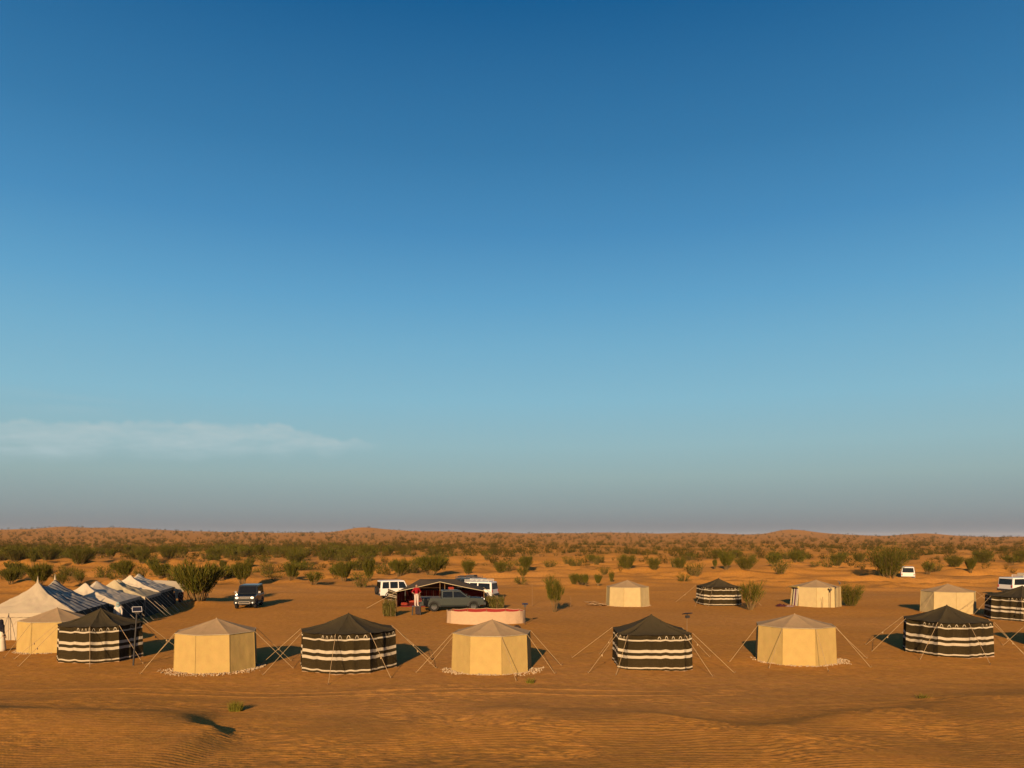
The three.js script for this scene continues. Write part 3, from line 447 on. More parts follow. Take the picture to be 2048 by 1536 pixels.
marquee({ label: 'second marquee from the front, white roof with twin peaks and sagging ridge', x: -31.6, r: 59.2, yaw: yawM, L: 6.2, W: 5.4, eave: 1.68, peak: 2.8, ridge: 1.3, roofMat: whiteCloth, rightMat: whiteCloth, frontMat: greenCloth, sideMat: greenCloth, seed: 22, group: mg, sag: 0.15 });
marquee({ label: 'third marquee from the front, wrinkled greenish-cream roof with one clear peak', x: -32.4, r: 64.6, yaw: yawM, L: 5.0, W: 5.6, eave: 1.7, peak: 2.72, ridge: 0.5, roofMat: cloth(0.36, 0.30, 0.18), rightMat: cloth(0.33, 0.275, 0.165), frontMat: greenCloth, sideMat: greenCloth, seed: 23, group: mg, sag: 0.1 });
marquee({ label: 'fourth marquee from the front, white roof striped on its right side', x: -33.6, r: 70.2, yaw: yawM, L: 6.0, W: 5.4, eave: 1.75, peak: 2.85, ridge: 1.4, roofMat: whiteCloth, rightMat: paleStripeMat, frontMat: greenCloth, sideMat: greenCloth, seed: 24, group: mg });
{ // white awning behind the marquees
  const r = 75, base = place(338, r), g = thing('white_awning', 'white flat awning with hanging drapes behind the row of marquees', 'awning', base, 0.2);
  const top = (s, t) => V(lerp(-1.7, 1.5, s), 2.15 - 0.75 * t - 0.3 * s * s - 0.08 * Math.sin(Math.PI * s) * Math.sin(Math.PI * t), lerp(-1.3, 1.3, t));
  part('canopy', sheet(20, 14, top, (s, t) => [s, t]), whiteCloth, g);
  for (const [x, z] of [[-1.65, 1.25], [1.45, 1.25], [-1.65, -1.25], [1.45, -1.25]]) part('pole', bar(V(x, -0.1, z), V(x, (x > 0 ? 1.8 : 2.1) - (z > 0 ? 0.7 : 0), z), 0.03), woodMat, g);
  const drape = (x0, x1, y0, y1, m, f) => part('drape', sheet(18, 6, (s, t) => { const k = t < 1 ? 0.65 + 0.35 * t : 1, c = (x0 + x1) / 2; return V(c + (lerp(x0, x1, s) - c) * k, lerp(y0, y1, t), 1.33 + 0.06 * Math.sin(s * f * 6.28)); }), m, g);
  drape(0.15, 0.55, 0.75, 1.38, whiteCloth, 2); drape(0.75, 1.25, 0.55, 1.3, whiteCloth, 2); drape(-0.1, 0.45, 0.0, 1.2, cloth(0.11, 0.06, 0.025), 2); drape(0.5, 0.95, 0.0, 1.1, cloth(0.10, 0.03, 0.03), 2); drape(1.0, 1.6, 0.2, 1.15, cloth(0.09, 0.03, 0.03), 3);
}
// ------------------------------------------------------------------ lounge tent with red lining
const redStripe = paint(1024, 256, (c, w, h) => { const q = rng(8); c.fillStyle = '#8e2a22'; c.fillRect(0, 0, w, h); for (let i = 0; i < 32; i++) { const x = i * w / 32; c.fillStyle = i % 4 === 0 ? '#d9a98c' : i % 4 === 2 ? '#54100f' : '#a63a2c'; c.fillRect(x, 0, w / 32 * (i % 4 === 0 ? 0.35 : 0.5), h); } c.fillStyle = '#cf9a80'; c.fillRect(0, h * 0.93, w, h * 0.03); c.fillStyle = '#2a0a10'; c.fillRect(0, 0, w, h * 0.16); for (let i = 0; i < 500; i++) { c.fillStyle = 'rgba(30,5,5,0.07)'; c.fillRect(q() * w, q() * h, 3 + q() * 9, 20 + q() * 60); } });
const redMat = new THREE.MeshPhysicalMaterial({ specularIntensity: 0.12, color: rgb(0.6, 0.55, 0.5), map: redStripe, roughness: 0.95, side: THREE.DoubleSide });
{
  const rf = 72.4, base = place(881, rf), k = rf / F, g = thing('lounge_tent', 'low wide dark lounge tent with open front and red striped lining', 'tent', base, 0.03);
  const X = (u) => (u - 881) * k, D = -4.6;             // depth
  const FL = V(X(794), 1.42, 0.1), FM1 = V(X(838), 1.86, 0.02), FC = V(X(880), 2.30, 0), FM2 = V(X(925), 1.84, 0.02), FR = V(X(968), 1.46, 0.1), RL = V(X(836), 2.46, D * 0.45), RR = V(X(908), 2.46, D * 0.45), BL = V(X(800), 1.5, D), BR = V(X(966), 1.5, D), RC = V(X(876), 2.5, D * 0.45);
  const roof = (a, b, c, n = 7) => { const P = [], F2 = [], uv = []; const id = {}; for (let i = 0; i <= n; i++) for (let j = 0; j <= n - i; j++) { const s = i / n, t = j / n, p = a.clone().multiplyScalar(1 - s - t).addScaledVector(b, s).addScaledVector(c, t); p.y -= 0.10 * (s * t + s * (1 - s - t) + t * (1 - s - t)) ; id[`${i},${j}`] = P.length; P.push(p); uv.push([p.x / 3, p.z / 3]); } for (let i = 0; i < n; i++) for (let j = 0; j < n - i; j++) { F2.push([id[`${i},${j}`], id[`${i + 1},${j}`], id[`${i},${j + 1}`]]); if (i + j < n - 1) F2.push([id[`${i + 1},${j}`], id[`${i + 1},${j + 1}`], id[`${i},${j + 1}`]]); } return tri(P, F2, uv); };
  const rm = cloth(0.055, 0.045, 0.033);
  for (const [a, b, c] of [[FL, FC, RL], [FC, RC, RL], [FC, RR, RC], [FC, FR, RR], [FL, RL, BL], [FR, BR, RR], [BL, RL, RC], [BL, RC, BR], [BR, RC, RR]]) part('roof_panel', roof(a, b, c), rm, g);
  for (const [a, b] of [[FL, FC], [FC, FR]]) { const n = 8; for (let i = 0; i < n; i++) { const p = a.clone().lerp(b, i / n), q = a.clone().lerp(b, (i + 1) / n), s = (t) => 0.10 * t * (1 - t); p.y -= s(i / n) - 0.01; q.y -= s((i + 1) / n) - 0.01; p.z += 0.03; q.z += 0.03; part('white_trim', bar(p, q, 0.032, 0.032, 6), hemMat, g); } }
  const wallStrip = (a, b, mat, name, n = 8, out = 0.04) => { for (let i = 0; i < n; i++) part(name, sheet(8, 4, (s, t) => { const w = (i + s) / n, p = V(lerp(a.x, b.x, w), lerp(-0.05, lerp(a.y, b.y, w) - 0.04, t), lerp(a.z, b.z, w)); const d = V(b.z - a.z, 0, a.x - b.x).normalize(); return p.addScaledVector(d, out * Math.sin(w * 40) * (1 - t)); }, (s, t) => [(i + s) / n * 1.4, t]), mat, g); };
  wallStrip(BL, BR, redMat, 'back_wall'); wallStrip(FR, BR, redMat, 'side_wall', 4); wallStrip(FL, BL, redMat, 'side_wall', 4);
  // outer left cloth, black with white stripes, guyed out
  part('outer_flap', sheet(10, 6, (s, t) => { const a = V(X(794), 0, 0.2), b = V(X(773), 0, -1.2); return V(lerp(a.x, b.x, s), lerp(0.5, lerp(1.4, 1.62, s), t), lerp(a.z, b.z, s) + 0.05 * Math.sin(s * 9)); }), stripeMats[0], g);
  const pole = (x, z, h) => part('pole', bar(V(x, -0.05, z), V(x, h, z), 0.035), woodMat, g);
  pole(X(880), 0.02, 2.26); pole(FL.x, 0.1, 1.4); pole(FR.x, 0.1, 1.44); pole(X(836), -2.05, 2.4); pole(X(908), -2.05, 2.4); pole(X(889), -0.4, 2.1);
  part('rug', boxAt(0, 0.03, -2.2, 7.4, 0.05, 4.0), cloth(0.16, 0.02, 0.02), g);
  for (const [x, z, w] of [[-2.9, -3.8, 1.6], [-1.1, -3.9, 1.6], [0.8, -3.9, 1.6], [2.6, -3.8, 1.6], [-3.4, -0.9, 0.7]]) { const c = new THREE.CapsuleGeometry(0.2, w - 0.4, 4, 8); c.rotateZ(pi / 2); c.scale(1, 0.8, 1.3); c.translate(x, 0.21, z); part('cushion', c, redMat, g); }
  part('hanging_cloth', sheet(8, 5, (s, t) => V(X(896) + 0.5 * s, 1.15 + 0.75 * t, -0.6 + 0.04 * Math.sin(s * 14))), redMat, g);
  for (const [a, b] of [[FL, V(FL.x - 2.6, 0, 1.4)], [FR, V(FR.x + 1.6, 0, 1.2)], [BL, V(BL.x - 2, 0, D - 0.5)], [BR, V(BR.x + 2, 0, D - 0.5)]]) part('guy_rope', bar(a, b, 0.02, 0.02, 5), ropeMat, g);
}
// brush screens of tied olive branches at both front corners
function brush(u, v, w, h, label, seed) {
  const p = spot(u, v), k = -p.z / F, g = thing('brush_screen', label, 'screen', p, 0, 'tied brush screens of the lounge tent'), q = rng(seed), P = [], C = [];
  for (let i = 0; i < 900; i++) { const x = (q() - 0.5) * w * k, z = (q() - 0.5) * 0.5, y = q() * h * k * 0.8, l = 0.25 + 0.4 * q(), tx = x + (q() - 0.5) * 0.25, tz = z + (q() - 0.5) * 0.25, s = 0.02, a = q() * 6.28; P.push(x - s * Math.cos(a), y, z - s * Math.sin(a), x + s * Math.cos(a), y, z + s * Math.sin(a), tx, Math.min(y + l, h * k * (0.9 + 0.15 * q())), tz); const m = 0.7 + 0.6 * q(); for (let j = 0; j < 3; j++) C.push(0.07 * m, 0.06 * m, 0.014 * m); }
  const b = new THREE.BufferGeometry(); b.setAttribute('position', new THREE.Float32BufferAttribute(P, 3)); b.setAttribute('color', new THREE.Float32BufferAttribute(C, 3)); b.computeVertexNormals();
  part('branches', b, foliageMat, g);
  for (const s of [-0.45, 0.1, 0.45]) part('post', bar(V(s * w * k, -0.1, 0.1), V(s * w * k + 0.05, h * k, 0.1), 0.035), woodMat, g);
  part('rail', bar(V(-0.45 * w * k, h * k * 0.8, 0.13), V(0.45 * w * k, h * k * 0.82, 0.13), 0.022), woodMat, g);
}
brush(779, 1233, 26, 36, 'tied olive brush screen at the left front corner of the lounge tent', 31);
brush(990, 1217, 36, 26, 'tied olive brush screen behind the pickup bonnet, right of the lounge tent', 32);

// ------------------------------------------------------------------ round windbreak
{
  const rad = 2.92, squash = 0.5, r = R(1250) + rad * squash, base = place(972, r), g = thing('round_windbreak', 'round low pink cloth windbreak with red lining in the middle of camp', 'windbreak', base, 0), n = 12, H = 0.93; g.scale.z = squash;
  const outM = cloth(0.36, 0.25, 0.155), inM = cloth(0.20, 0.022, 0.02);
  for (let i = 0; i < n; i++) {
    const a0 = i / n * 2 * pi, a1 = (i + 1) / n * 2 * pi, wob = (a) => 0.03 * Math.sin(a * 17);
    const f = (o) => (s, t) => { const a = lerp(a0, a1, s), q = rad + o + wob(a) * (1 - t) - 0.06 * Math.sin(pi * s) * t; return V(Math.sin(a) * q, lerp(-0.06, H - 0.05 * Math.sin(pi * s), t), Math.cos(a) * q); };
    part('outer_cloth', sheet(10, 4, f(0.012), (s, t) => [s + i, t]), outM, g); part('inner_lining', sheet(10, 4, f(-0.012), (s, t) => [s + i, t]), inM, g);
    part('post', bar(V(Math.sin(a0) * (rad - 0.04), -0.1, Math.cos(a0) * (rad - 0.04)), V(Math.sin(a0) * (rad - 0.04), H + 0.04, Math.cos(a0) * (rad - 0.04)), 0.026), woodMat, g);
    const tp = []; for (let k = 0; k < 4; k++) { const a = lerp(a0, a1, k / 4), b = lerp(a0, a1, (k + 1) / 4), q = (x) => rad - 0.06 * Math.sin(pi * x), y = (x) => H - 0.05 * Math.sin(pi * x); tp.push(bar(V(Math.sin(a) * q(k / 4), y(k / 4), Math.cos(a) * q(k / 4)), V(Math.sin(b) * q((k + 1) / 4), y((k + 1) / 4), Math.cos(b) * q((k + 1) / 4)), 0.022, 0.022, 5)); } part('top_hem', join(tp), outM, g);
  }
}
// ------------------------------------------------------------------ solar lamps and posts
const panelMat = new THREE.MeshStandardMaterial({ color: rgb(0.012, 0.014, 0.022), roughness: 0.35, metalness: 0.2 }), frameMat = std(0.55, 0.53, 0.5, 0.5, { metalness: 0.4 });
function lamp(p, h, yaw, tilt, label, opt = {}) {
  const g = thing('solar_lamp', label, 'lamp post', p, yaw, 'solar lamp posts'), lean = opt.lean ?? 0, top = V(lean, h, 0);
  part('pole', bar(V(0, -0.2, 0), top, opt.thick ?? 0.03, (opt.thick ?? 0.03) * 0.85, 8), opt.iron ? ironMat : woodMat, g);
  const head = new THREE.BoxGeometry(0.42, 0.035, 0.30); head.rotateX(tilt); head.translate(lean, h + 0.05, 0.02); const p0 = part('solar_panel', head, panelMat, g);
  if (opt.frame) for (const [x, z, w, d] of [[0, 0.155, 0.44, 0.02], [0, -0.155, 0.44, 0.02], [0.212, 0, 0.02, 0.29], [-0.212, 0, 0.02, 0.29]]) { const f = boxAt(x, 0.012, z, w, 0.045, d); f.rotateX(tilt); f.translate(lean, h + 0.05, 0.02); part('panel_frame', f, frameMat, p0); }
  const box = boxAt(lean, h - 0.1, 0.05, 0.2, 0.12, 0.1); part('lamp_housing', box, ironMat, g); part('bracket', bar(V(lean, h - 0.12, 0), V(lean, h + 0.04, 0.02), 0.02), ironMat, g);
}
lamp(spot(1374, 1336), 2.62, 0.3, -0.25, 'thin solar lamp post beside the black striped tent right of centre');
lamp(spot(266, 1331), 2.72, 0.5, 0.75, 'black lamp post with white-framed solar panel before the leftmost black tent', { iron: true, frame: true, lean: 0.18, thick: 0.045 });
lamp(spot(1050, 1249), 1.45, 0, 0.2, 'short lamp post standing at the right rim of the round windbreak', { iron: true });
lamp(spot(1661, 1216), 1.72, 1.2, 0.6, 'bent lamp post in front of the open-door cream tent');
lamp(spot(1678, 1217), 2.3, 1.2, 0.7, 'taller lamp post between the open-door cream tent and the green bush');
lamp(spot(416, 1196), 1.85, 0.4, 0.9, 'dark lamp with a pale face half hidden in the large broom bush', { iron: true, frame: true, thick: 0.04 });
function post(u, v, h, label) { const p = spot(u, v), s = new THREE.Mesh(join([bar(V(0, -0.2, 0), V(0.03, h * 0.6, 0), 0.025, 0.022), bar(V(0.03, h * 0.6, 0), V(0.0, h, 0.02), 0.022, 0.016)]), woodMat); s.name = numbered('wooden_stake'); s.position.copy(p); tag(s, label, 'stake'); scene.add(s); }
post(1064, 1213, 2.1, 'thin tall stake on open sand right of the brush screen');
post(1141, 1214, 0.85, 'short stake standing right of the small tree-like bush');
post(1645, 1216, 1.0, 'short crooked stake in front of the open-door cream tent wall');

// ------------------------------------------------------------------ small camp things
{ // firewood
  const p = spot(1193, 1212), g = thing('firewood_pile', 'pile of bare branches on the sand left of the far cream tent', 'firewood', p), q = rng(61);
  for (let i = 0; i < 16; i++) { const a = (q() - 0.5) * 1.4 + (q() < 0.5 ? 0 : pi), L = 0.5 + 0.9 * q(), x = (q() - 0.5) * 1.1, z = (q() - 0.5) * 0.7, y = 0.04 + 0.34 * q(), d = V(Math.cos(a), 0.35 * (q() - 0.2), Math.sin(a)).multiplyScalar(L / 2); const m = V(x, y, z), j = V((q() - 0.5) * 0.12, 0.08 * q(), (q() - 0.5) * 0.12), A = m.clone().sub(d), B = m.clone().add(d); A.y = Math.max(0, A.y); B.y = Math.max(0, B.y); const c = m.clone().add(j); part('branch', join([bar(A, c, 0.055, 0.045, 5), bar(c, B, 0.045, 0.025, 5)]), i % 3 ? woodMat : std(0.22, 0.15, 0.085), g); }
}
function lump(u, v, w, h, d, mat, name, label, cat, seed) { const p = spot(u, v), g = new THREE.IcosahedronGeometry(1, 3), a = g.attributes.position; for (let i = 0; i < a.count; i++) { const x = a.getX(i), y = a.getY(i), z = a.getZ(i), k = 1 + 0.16 * nA(x * 1.7 + seed, z * 1.7 + y) + 0.08 * nB(x * 4, y * 4 + z * 3); a.setXYZ(i, x * k * w / 2, (y * k + 0.8) * h / 1.8, z * k * d / 2); } g.computeVertexNormals(); const m = new THREE.Mesh(mergeVertices(g), mat); m.name = numbered(name); m.position.copy(p); tag(m, label, cat); scene.add(m); return m; }
lump(1034, 1260, 0.5, 0.34, 0.4, std(0.03, 0.02, 0.015), 'black_bag', 'dark bag on the sand in front of the round windbreak', 'bag', 3);
lump(36, 1300, 0.2, 0.2, 0.2, std(0.09, 0.012, 0.015, 0.5), 'red_jug', 'small dark red jug at the foot of the half-hidden cream tent', 'jug', 5);
{ const p = spot(1570, 1213), g = thing('rug_heap', 'crumpled dark red rugs lying left of the open tent doorway', 'rugs', p), q = rng(71); for (const [x, y, z, w, d, h, c] of [[-0.25, 0, -0.2, 1.1, 0.8, 0.28, [0.05, 0.015, 0.02]], [0.35, 0, 0.15, 0.8, 0.6, 0.2, [0.2, 0.13, 0.11]]]) { const s = q() * 9; part('rug', sheet(18, 14, (a, b) => V(x + (a - 0.5) * w, y + h * (0.55 + 0.45 * nA(a * 3 + s, b * 3)) * Math.sin(pi * a) ** 0.6 * Math.sin(pi * b) ** 0.6 + 0.01, z + (b - 0.5) * d)), cloth(...c), g); } }

// ------------------------------------------------------------------ vehicles (x forward, z to the right hand)
const glass = new THREE.MeshPhysicalMaterial({ color: rgb(0.006, 0.007, 0.008), roughness: 0.05, metalness: 0, specularIntensity: 0.6 });
const tyreMat = std(0.018, 0.017, 0.016, 0.9), rimMat = std(0.05, 0.05, 0.052, 0.55, { metalness: 0.3 }), blackTrim = std(0.02, 0.02, 0.02, 0.7), chrome = std(0.75, 0.74, 0.72, 0.18, { metalness: 1 }), lens = new THREE.MeshPhysicalMaterial({ color: rgb(0.8, 0.8, 0.78), roughness: 0.1, clearcoat: 1 }), redLens = std(0.25, 0.01, 0.01, 0.3), rackMat = std(0.5, 0.5, 0.48, 0.5, { metalness: 0.4 }), rackDark = std(0.035, 0.035, 0.04, 0.6);
const carPaint = (r, g, b, metal = 0) => new THREE.MeshPhysicalMaterial({ color: rgb(r, g, b), roughness: 0.5, specularIntensity: 0.3, metalness: metal, clearcoat: 0.6, clearcoatRoughness: 0.08 });
function wheelGeo(r, w) { const pr = [[0.62 * r, -w / 2], [0.9 * r, -w / 2], [r, -w * 0.36], [r, w * 0.36], [0.9 * r, w / 2], [0.62 * r, w / 2], [0.62 * r, -w / 2]].map(([a, b]) => new THREE.Vector2(a, b)); const g = new THREE.LatheGeometry(pr, 28); g.rotateX(pi / 2); return g; }
function rimGeo(r, w) { const l = []; const disc = new THREE.CylinderGeometry(0.6 * r, 0.6 * r, w * 0.5, 20); disc.rotateX(pi / 2); l.push(disc); for (const s of [-1, 1]) for (let i = 0; i < 6; i++) { const b = new THREE.BoxGeometry(0.55 * r, 0.11 * r, 0.03); b.translate(0.3 * r, 0, s * w * 0.38); b.rotateZ(i * pi / 3); l.push(b); } return join(l); }
function vehicle(o) {
  const g = thing(o.name, o.label, o.category, o.pos, o.yaw), { L, W, paintMat: pm, wr, ax } = o, hw = W / 2, y0 = o.sill, shoulder = o.shoulder;
  const taper = (geo) => { const p = geo.attributes.position; for (let i = 0; i < p.count; i++) { const y = p.getY(i), k = 1 - (o.taper ?? 0.13) * clamp((y - shoulder) / (o.H - shoulder)); p.setZ(i, p.getZ(i) * k); } geo.computeVertexNormals(); return geo; };
  const extr = (pts, w, bevel, arches) => {
    const s = new THREE.Shape(); s.moveTo(pts[0][0], pts[0][1]);
    for (let i = 1; i < pts.length; i++) s.lineTo(pts[i][0], pts[i][1]);
    if (arches) for (const a of arches) { s.lineTo(a + wr * 1.18, y0); s.absarc(a, wr * 0.98, wr * 1.2, 0, pi, false); s.lineTo(a - wr * 1.18, y0); }
    const e = new THREE.ExtrudeGeometry(s, { depth: w - 2 * bevel, bevelEnabled: true, bevelThickness: bevel, bevelSize: bevel * 0.8, bevelOffset: -bevel * 0.8, bevelSegments: 3, curveSegments: 10 }); e.translate(0, 0, -(w - 2 * bevel) / 2); return e;
  };
  part('body', extr(o.body, W, 0.07, ax.slice().sort((a, b) => b - a)), pm, g);
  const cabin = part('cabin', taper(extr(o.cabin, W - 0.06, 0.06)), pm, g);
  part('chassis', boxAt(0, y0 - 0.02, 0, L * 0.86, 0.22, W * 0.6), blackTrim, g);
  for (const w of o.windows) for (const s of [-1, 1]) { const e = extr(w, 0.05, 0.012); e.translate(0, 0, s * (hw - 0.045)); part('side_window', taper(e), glass, cabin); }
  for (const [name, a, b] of [['windscreen', o.front[0], o.front[1]], ['rear_window', o.rear[0], o.rear[1]]]) { const k = (y) => (hw - 0.03) * (1 - (o.taper ?? 0.13) * clamp((y - shoulder) / (o.H - shoulder))) * 0.88; const A = a, B = b, dir = name === 'windscreen' ? 1 : -1, n = V(B[1] - A[1], -(B[0] - A[0]), 0).normalize(); if (n.x * dir < 0) n.negate(); const m = n.multiplyScalar(0.02), q = [V(A[0], A[1], -k(A[1])), V(A[0], A[1], k(A[1])), V(B[0], B[1], k(B[1])), V(B[0], B[1], -k(B[1]))].map((p) => p.add(m)); part(name, prism(dir > 0 ? q : q.reverse(), 0.02), glass, cabin); }
  const wg = wheelGeo(wr, 0.26), rg = rimGeo(wr, 0.26);
  for (const a of ax) for (const s of [-1, 1]) { const w = new THREE.Group(); w.name = 'wheel'; w.position.set(a, wr, s * (hw - 0.12)); g.add(w); part('tyre', wg, tyreMat, w); part('rim', rg, o.rim ?? rimMat, w); }
  for (const a of ax) for (const s of [-1, 1]) { const ring = new THREE.TorusGeometry(wr * 1.22, 0.045, 6, 20, pi); ring.translate(a, wr * 0.98, s * (hw - 0.005)); part('wheel_arch', ring, o.archMat ?? blackTrim, g); }
  part('front_bumper', boxAt(L / 2 + 0.03, y0 + 0.14, 0, 0.16, 0.2, W * 0.98), o.bumperMat ?? blackTrim, g); part('rear_bumper', boxAt(-L / 2 - 0.03, y0 + 0.12, 0, 0.14, 0.18, W * 0.96), o.bumperMat ?? blackTrim, g);
  const hy = o.hood - 0.16;
  for (const s of [-1, 1]) { const h = new THREE.CylinderGeometry(0.12, 0.12, 0.07, 16); h.rotateZ(pi / 2); h.scale(1, 0.85, 1.25); h.translate(L / 2 - 0.005, hy, s * hw * 0.7); part('headlight', h, lens, g); part('tail_light', boxAt(-L / 2 + 0.005, y0 + 0.5, s * hw * 0.86, 0.05, 0.26, 0.12), redLens, g); const m = boxAt(o.front[0][0] - 0.05, o.front[0][1] + 0.08, s * (hw + 0.1), 0.08, 0.18, 0.2); part('mirror', m, o.mirrorMat ?? blackTrim, g); for (const d of o.doors ?? []) part('door_handle', boxAt(d, shoulder - 0.14, s * (hw + 0.005), 0.16, 0.035, 0.03), o.handleMat ?? blackTrim, g); for (const d of o.seams ?? []) part('door_seam', boxAt(d, (shoulder + y0) / 2, s * (hw - 0.004), 0.014, shoulder - y0 - 0.05, 0.012), blackTrim, g); }
  const grille = part('grille', boxAt(L / 2 + 0.002, hy, 0, 0.05, 0.2, W * 0.46), blackTrim, g);
  for (let i = -1; i <= 1; i++) part('grille_bar', boxAt(L / 2 + 0.03, hy + i * 0.075, 0, 0.03, 0.028, W * 0.5), chrome, grille);
  if (o.lowerChrome) { part('fog_lamp_frame', boxAt(L / 2 + 0.12, y0 + 0.2, 0, 0.03, 0.045, W * 0.5), chrome, g); part('fog_lamp_frame', boxAt(L / 2 + 0.12, y0 + 0.03, 0, 0.03, 0.045, W * 0.5), chrome, g); for (const s of [-1, 1]) { part('fog_lamp_frame', boxAt(L / 2 + 0.12, y0 + 0.115, s * W * 0.26, 0.03, 0.15, 0.05), chrome, g); const f = new THREE.CylinderGeometry(0.06, 0.06, 0.04, 14); f.rotateZ(pi / 2); f.translate(L / 2 + 0.12, y0 + 0.12, s * W * 0.38); part('fog_lamp', f, lens, g); } }
  if (o.spare) { const s = new THREE.Group(); s.name = 'spare_wheel'; s.position.set(-L / 2 - 0.2, y0 + 0.55, o.spare); s.rotation.y = pi / 2; g.add(s); part('tyre', wg, tyreMat, s); part('rim', rg, rimMat, s); }
  if (o.rack) { const [x0, x1, mat, load] = o.rack, y = o.H + 0.1, rk = part('roof_rack', join([bar(V(x0, y, -hw * 0.72), V(x1, y, -hw * 0.72), 0.025), bar(V(x0, y, hw * 0.72), V(x1, y, hw * 0.72), 0.025), bar(V(x0, y + 0.12, -hw * 0.74), V(x1, y + 0.12, -hw * 0.74), 0.022), bar(V(x0, y + 0.12, hw * 0.74), V(x1, y + 0.12, hw * 0.74), 0.022), ...[0, 1, 2, 3, 4, 5].map((i) => bar(V(lerp(x0, x1, i / 5), y, -hw * 0.72), V(lerp(x0, x1, i / 5), y, hw * 0.72), 0.02)), ...[0, 2.5, 5].flatMap((i) => [-1, 1].map((s) => bar(V(lerp(x0, x1, i / 5), o.H - 0.05, s * hw * 0.72), V(lerp(x0, x1, i / 5), y + 0.12, s * hw * 0.74), 0.02)))]), mat, g); if (load) for (const [x, w, h, d] of load) part('roof_load', boxAt(x, y + h / 2 + 0.03, 0, w, h, d), mat === rackDark ? blackTrim : whiteCloth, rk); }
  return g;
}
const wagon = (L, W, H) => { const f = L / 2, b = -L / 2, s = 1.14 * H / 2.0, hood = s + 0.02, c0 = f - 1.35; return { L, W, H, sill: 0.46, shoulder: s, hood, wr: 0.39, ax: [f - 0.82, b + 1.0], body: [[f, 0.46], [f + 0.0, hood - 0.04], [f - 0.12, hood], [c0, s + 0.15], [c0 - 0.25, s], [b + 0.02, s], [b, 0.46]], cabin: [[b + 0.03, s - 0.05], [b + 0.12, H - 0.03], [b + 0.22, H], [c0 - 0.5, H], [c0 - 0.38, H - 0.04], [c0 + 0.02, s - 0.05]], windows: [[[c0 - 0.14, s + 0.06], [c0 - 0.46, H - 0.14], [c0 - 1.0, H - 0.12], [c0 - 1.0, s + 0.06]], [[c0 - 1.1, s + 0.06], [c0 - 1.1, H - 0.12], [c0 - 1.9, H - 0.12], [c0 - 1.9, s + 0.06]], [[c0 - 2.02, s + 0.06], [c0 - 2.02, H - 0.12], [b + 0.3, H - 0.14], [b + 0.22, s + 0.06]]], front: [[c0 - 0.09, s + 0.17], [c0 - 0.36, H - 0.1]], rear: [[b + 0.05, s + 0.06], [b + 0.11, H - 0.14]], doors: [c0 - 0.95, c0 - 1.85], seams: [c0 - 0.02, c0 - 1.05, c0 - 1.95] }; };
const whitePaint = carPaint(0.46, 0.45, 0.42), darkPaint = carPaint(0.004, 0.007, 0.008), greyPaint = carPaint(0.028, 0.034, 0.030, 0.2);
vehicle({ ...wagon(4.7, 1.86, 2.02), name: 'parked_car', category: '4x4', label: 'dark green 4x4 facing the camera with chrome grille and round headlights', pos: place(499, R(1218) + 2.2), yaw: -pi / 2 + 0.14, paintMat: darkPaint, lowerChrome: true, mirrorMat: chrome, bumperMat: darkPaint });
vehicle({ ...wagon(4.3, 1.8, 1.96), name: 'parked_car', category: '4x4', label: 'white boxy 4x4 with spare wheel behind the left end of the lounge tent', pos: place(797, 81.5), yaw: 0.42, paintMat: whitePaint, spare: 0.2, bumperMat: blackTrim });
vehicle({ ...wagon(4.9, 1.9, 1.86), name: 'parked_car', category: 'station wagon', label: 'white wagon with pale roof rack behind the right end of the lounge tent', pos: place(946, 80.8), yaw: pi - 0.35, paintMat: whitePaint, rack: [-2.0, 0.6, rackMat], taper: 0.18 });
vehicle({ ...wagon(4.9, 1.9, 1.95), name: 'parked_car', category: '4x4', label: 'dark vehicle with loaded black roof rack behind the white wagon', pos: place(928, 85.8), yaw: pi - 0.3, paintMat: darkPaint, rack: [-1.9, 0.7, rackDark, [[-0.9, 0.9, 0.22, 1.0], [0.2, 0.7, 0.12, 1.0]]] });
vehicle({ ...wagon(4.8, 1.94, 2.12), name: 'parked_car', category: '4x4', label: 'white car seen from behind, half hidden by the largest bush', pos: place(1815, 124.5), yaw: 1.14, paintMat: whitePaint, bumperMat: blackTrim });
vehicle({ ...wagon(5.0, 1.96, 1.85), name: 'parked_van', category: 'van', label: 'white van with roof load behind the black tent at the right edge', pos: place(2050, 82.5), yaw: 0.22, paintMat: whitePaint, taper: 0.05, rack: [-0.9, 1.6, rackMat, [[0.4, 1.4, 0.3, 1.3]]] });
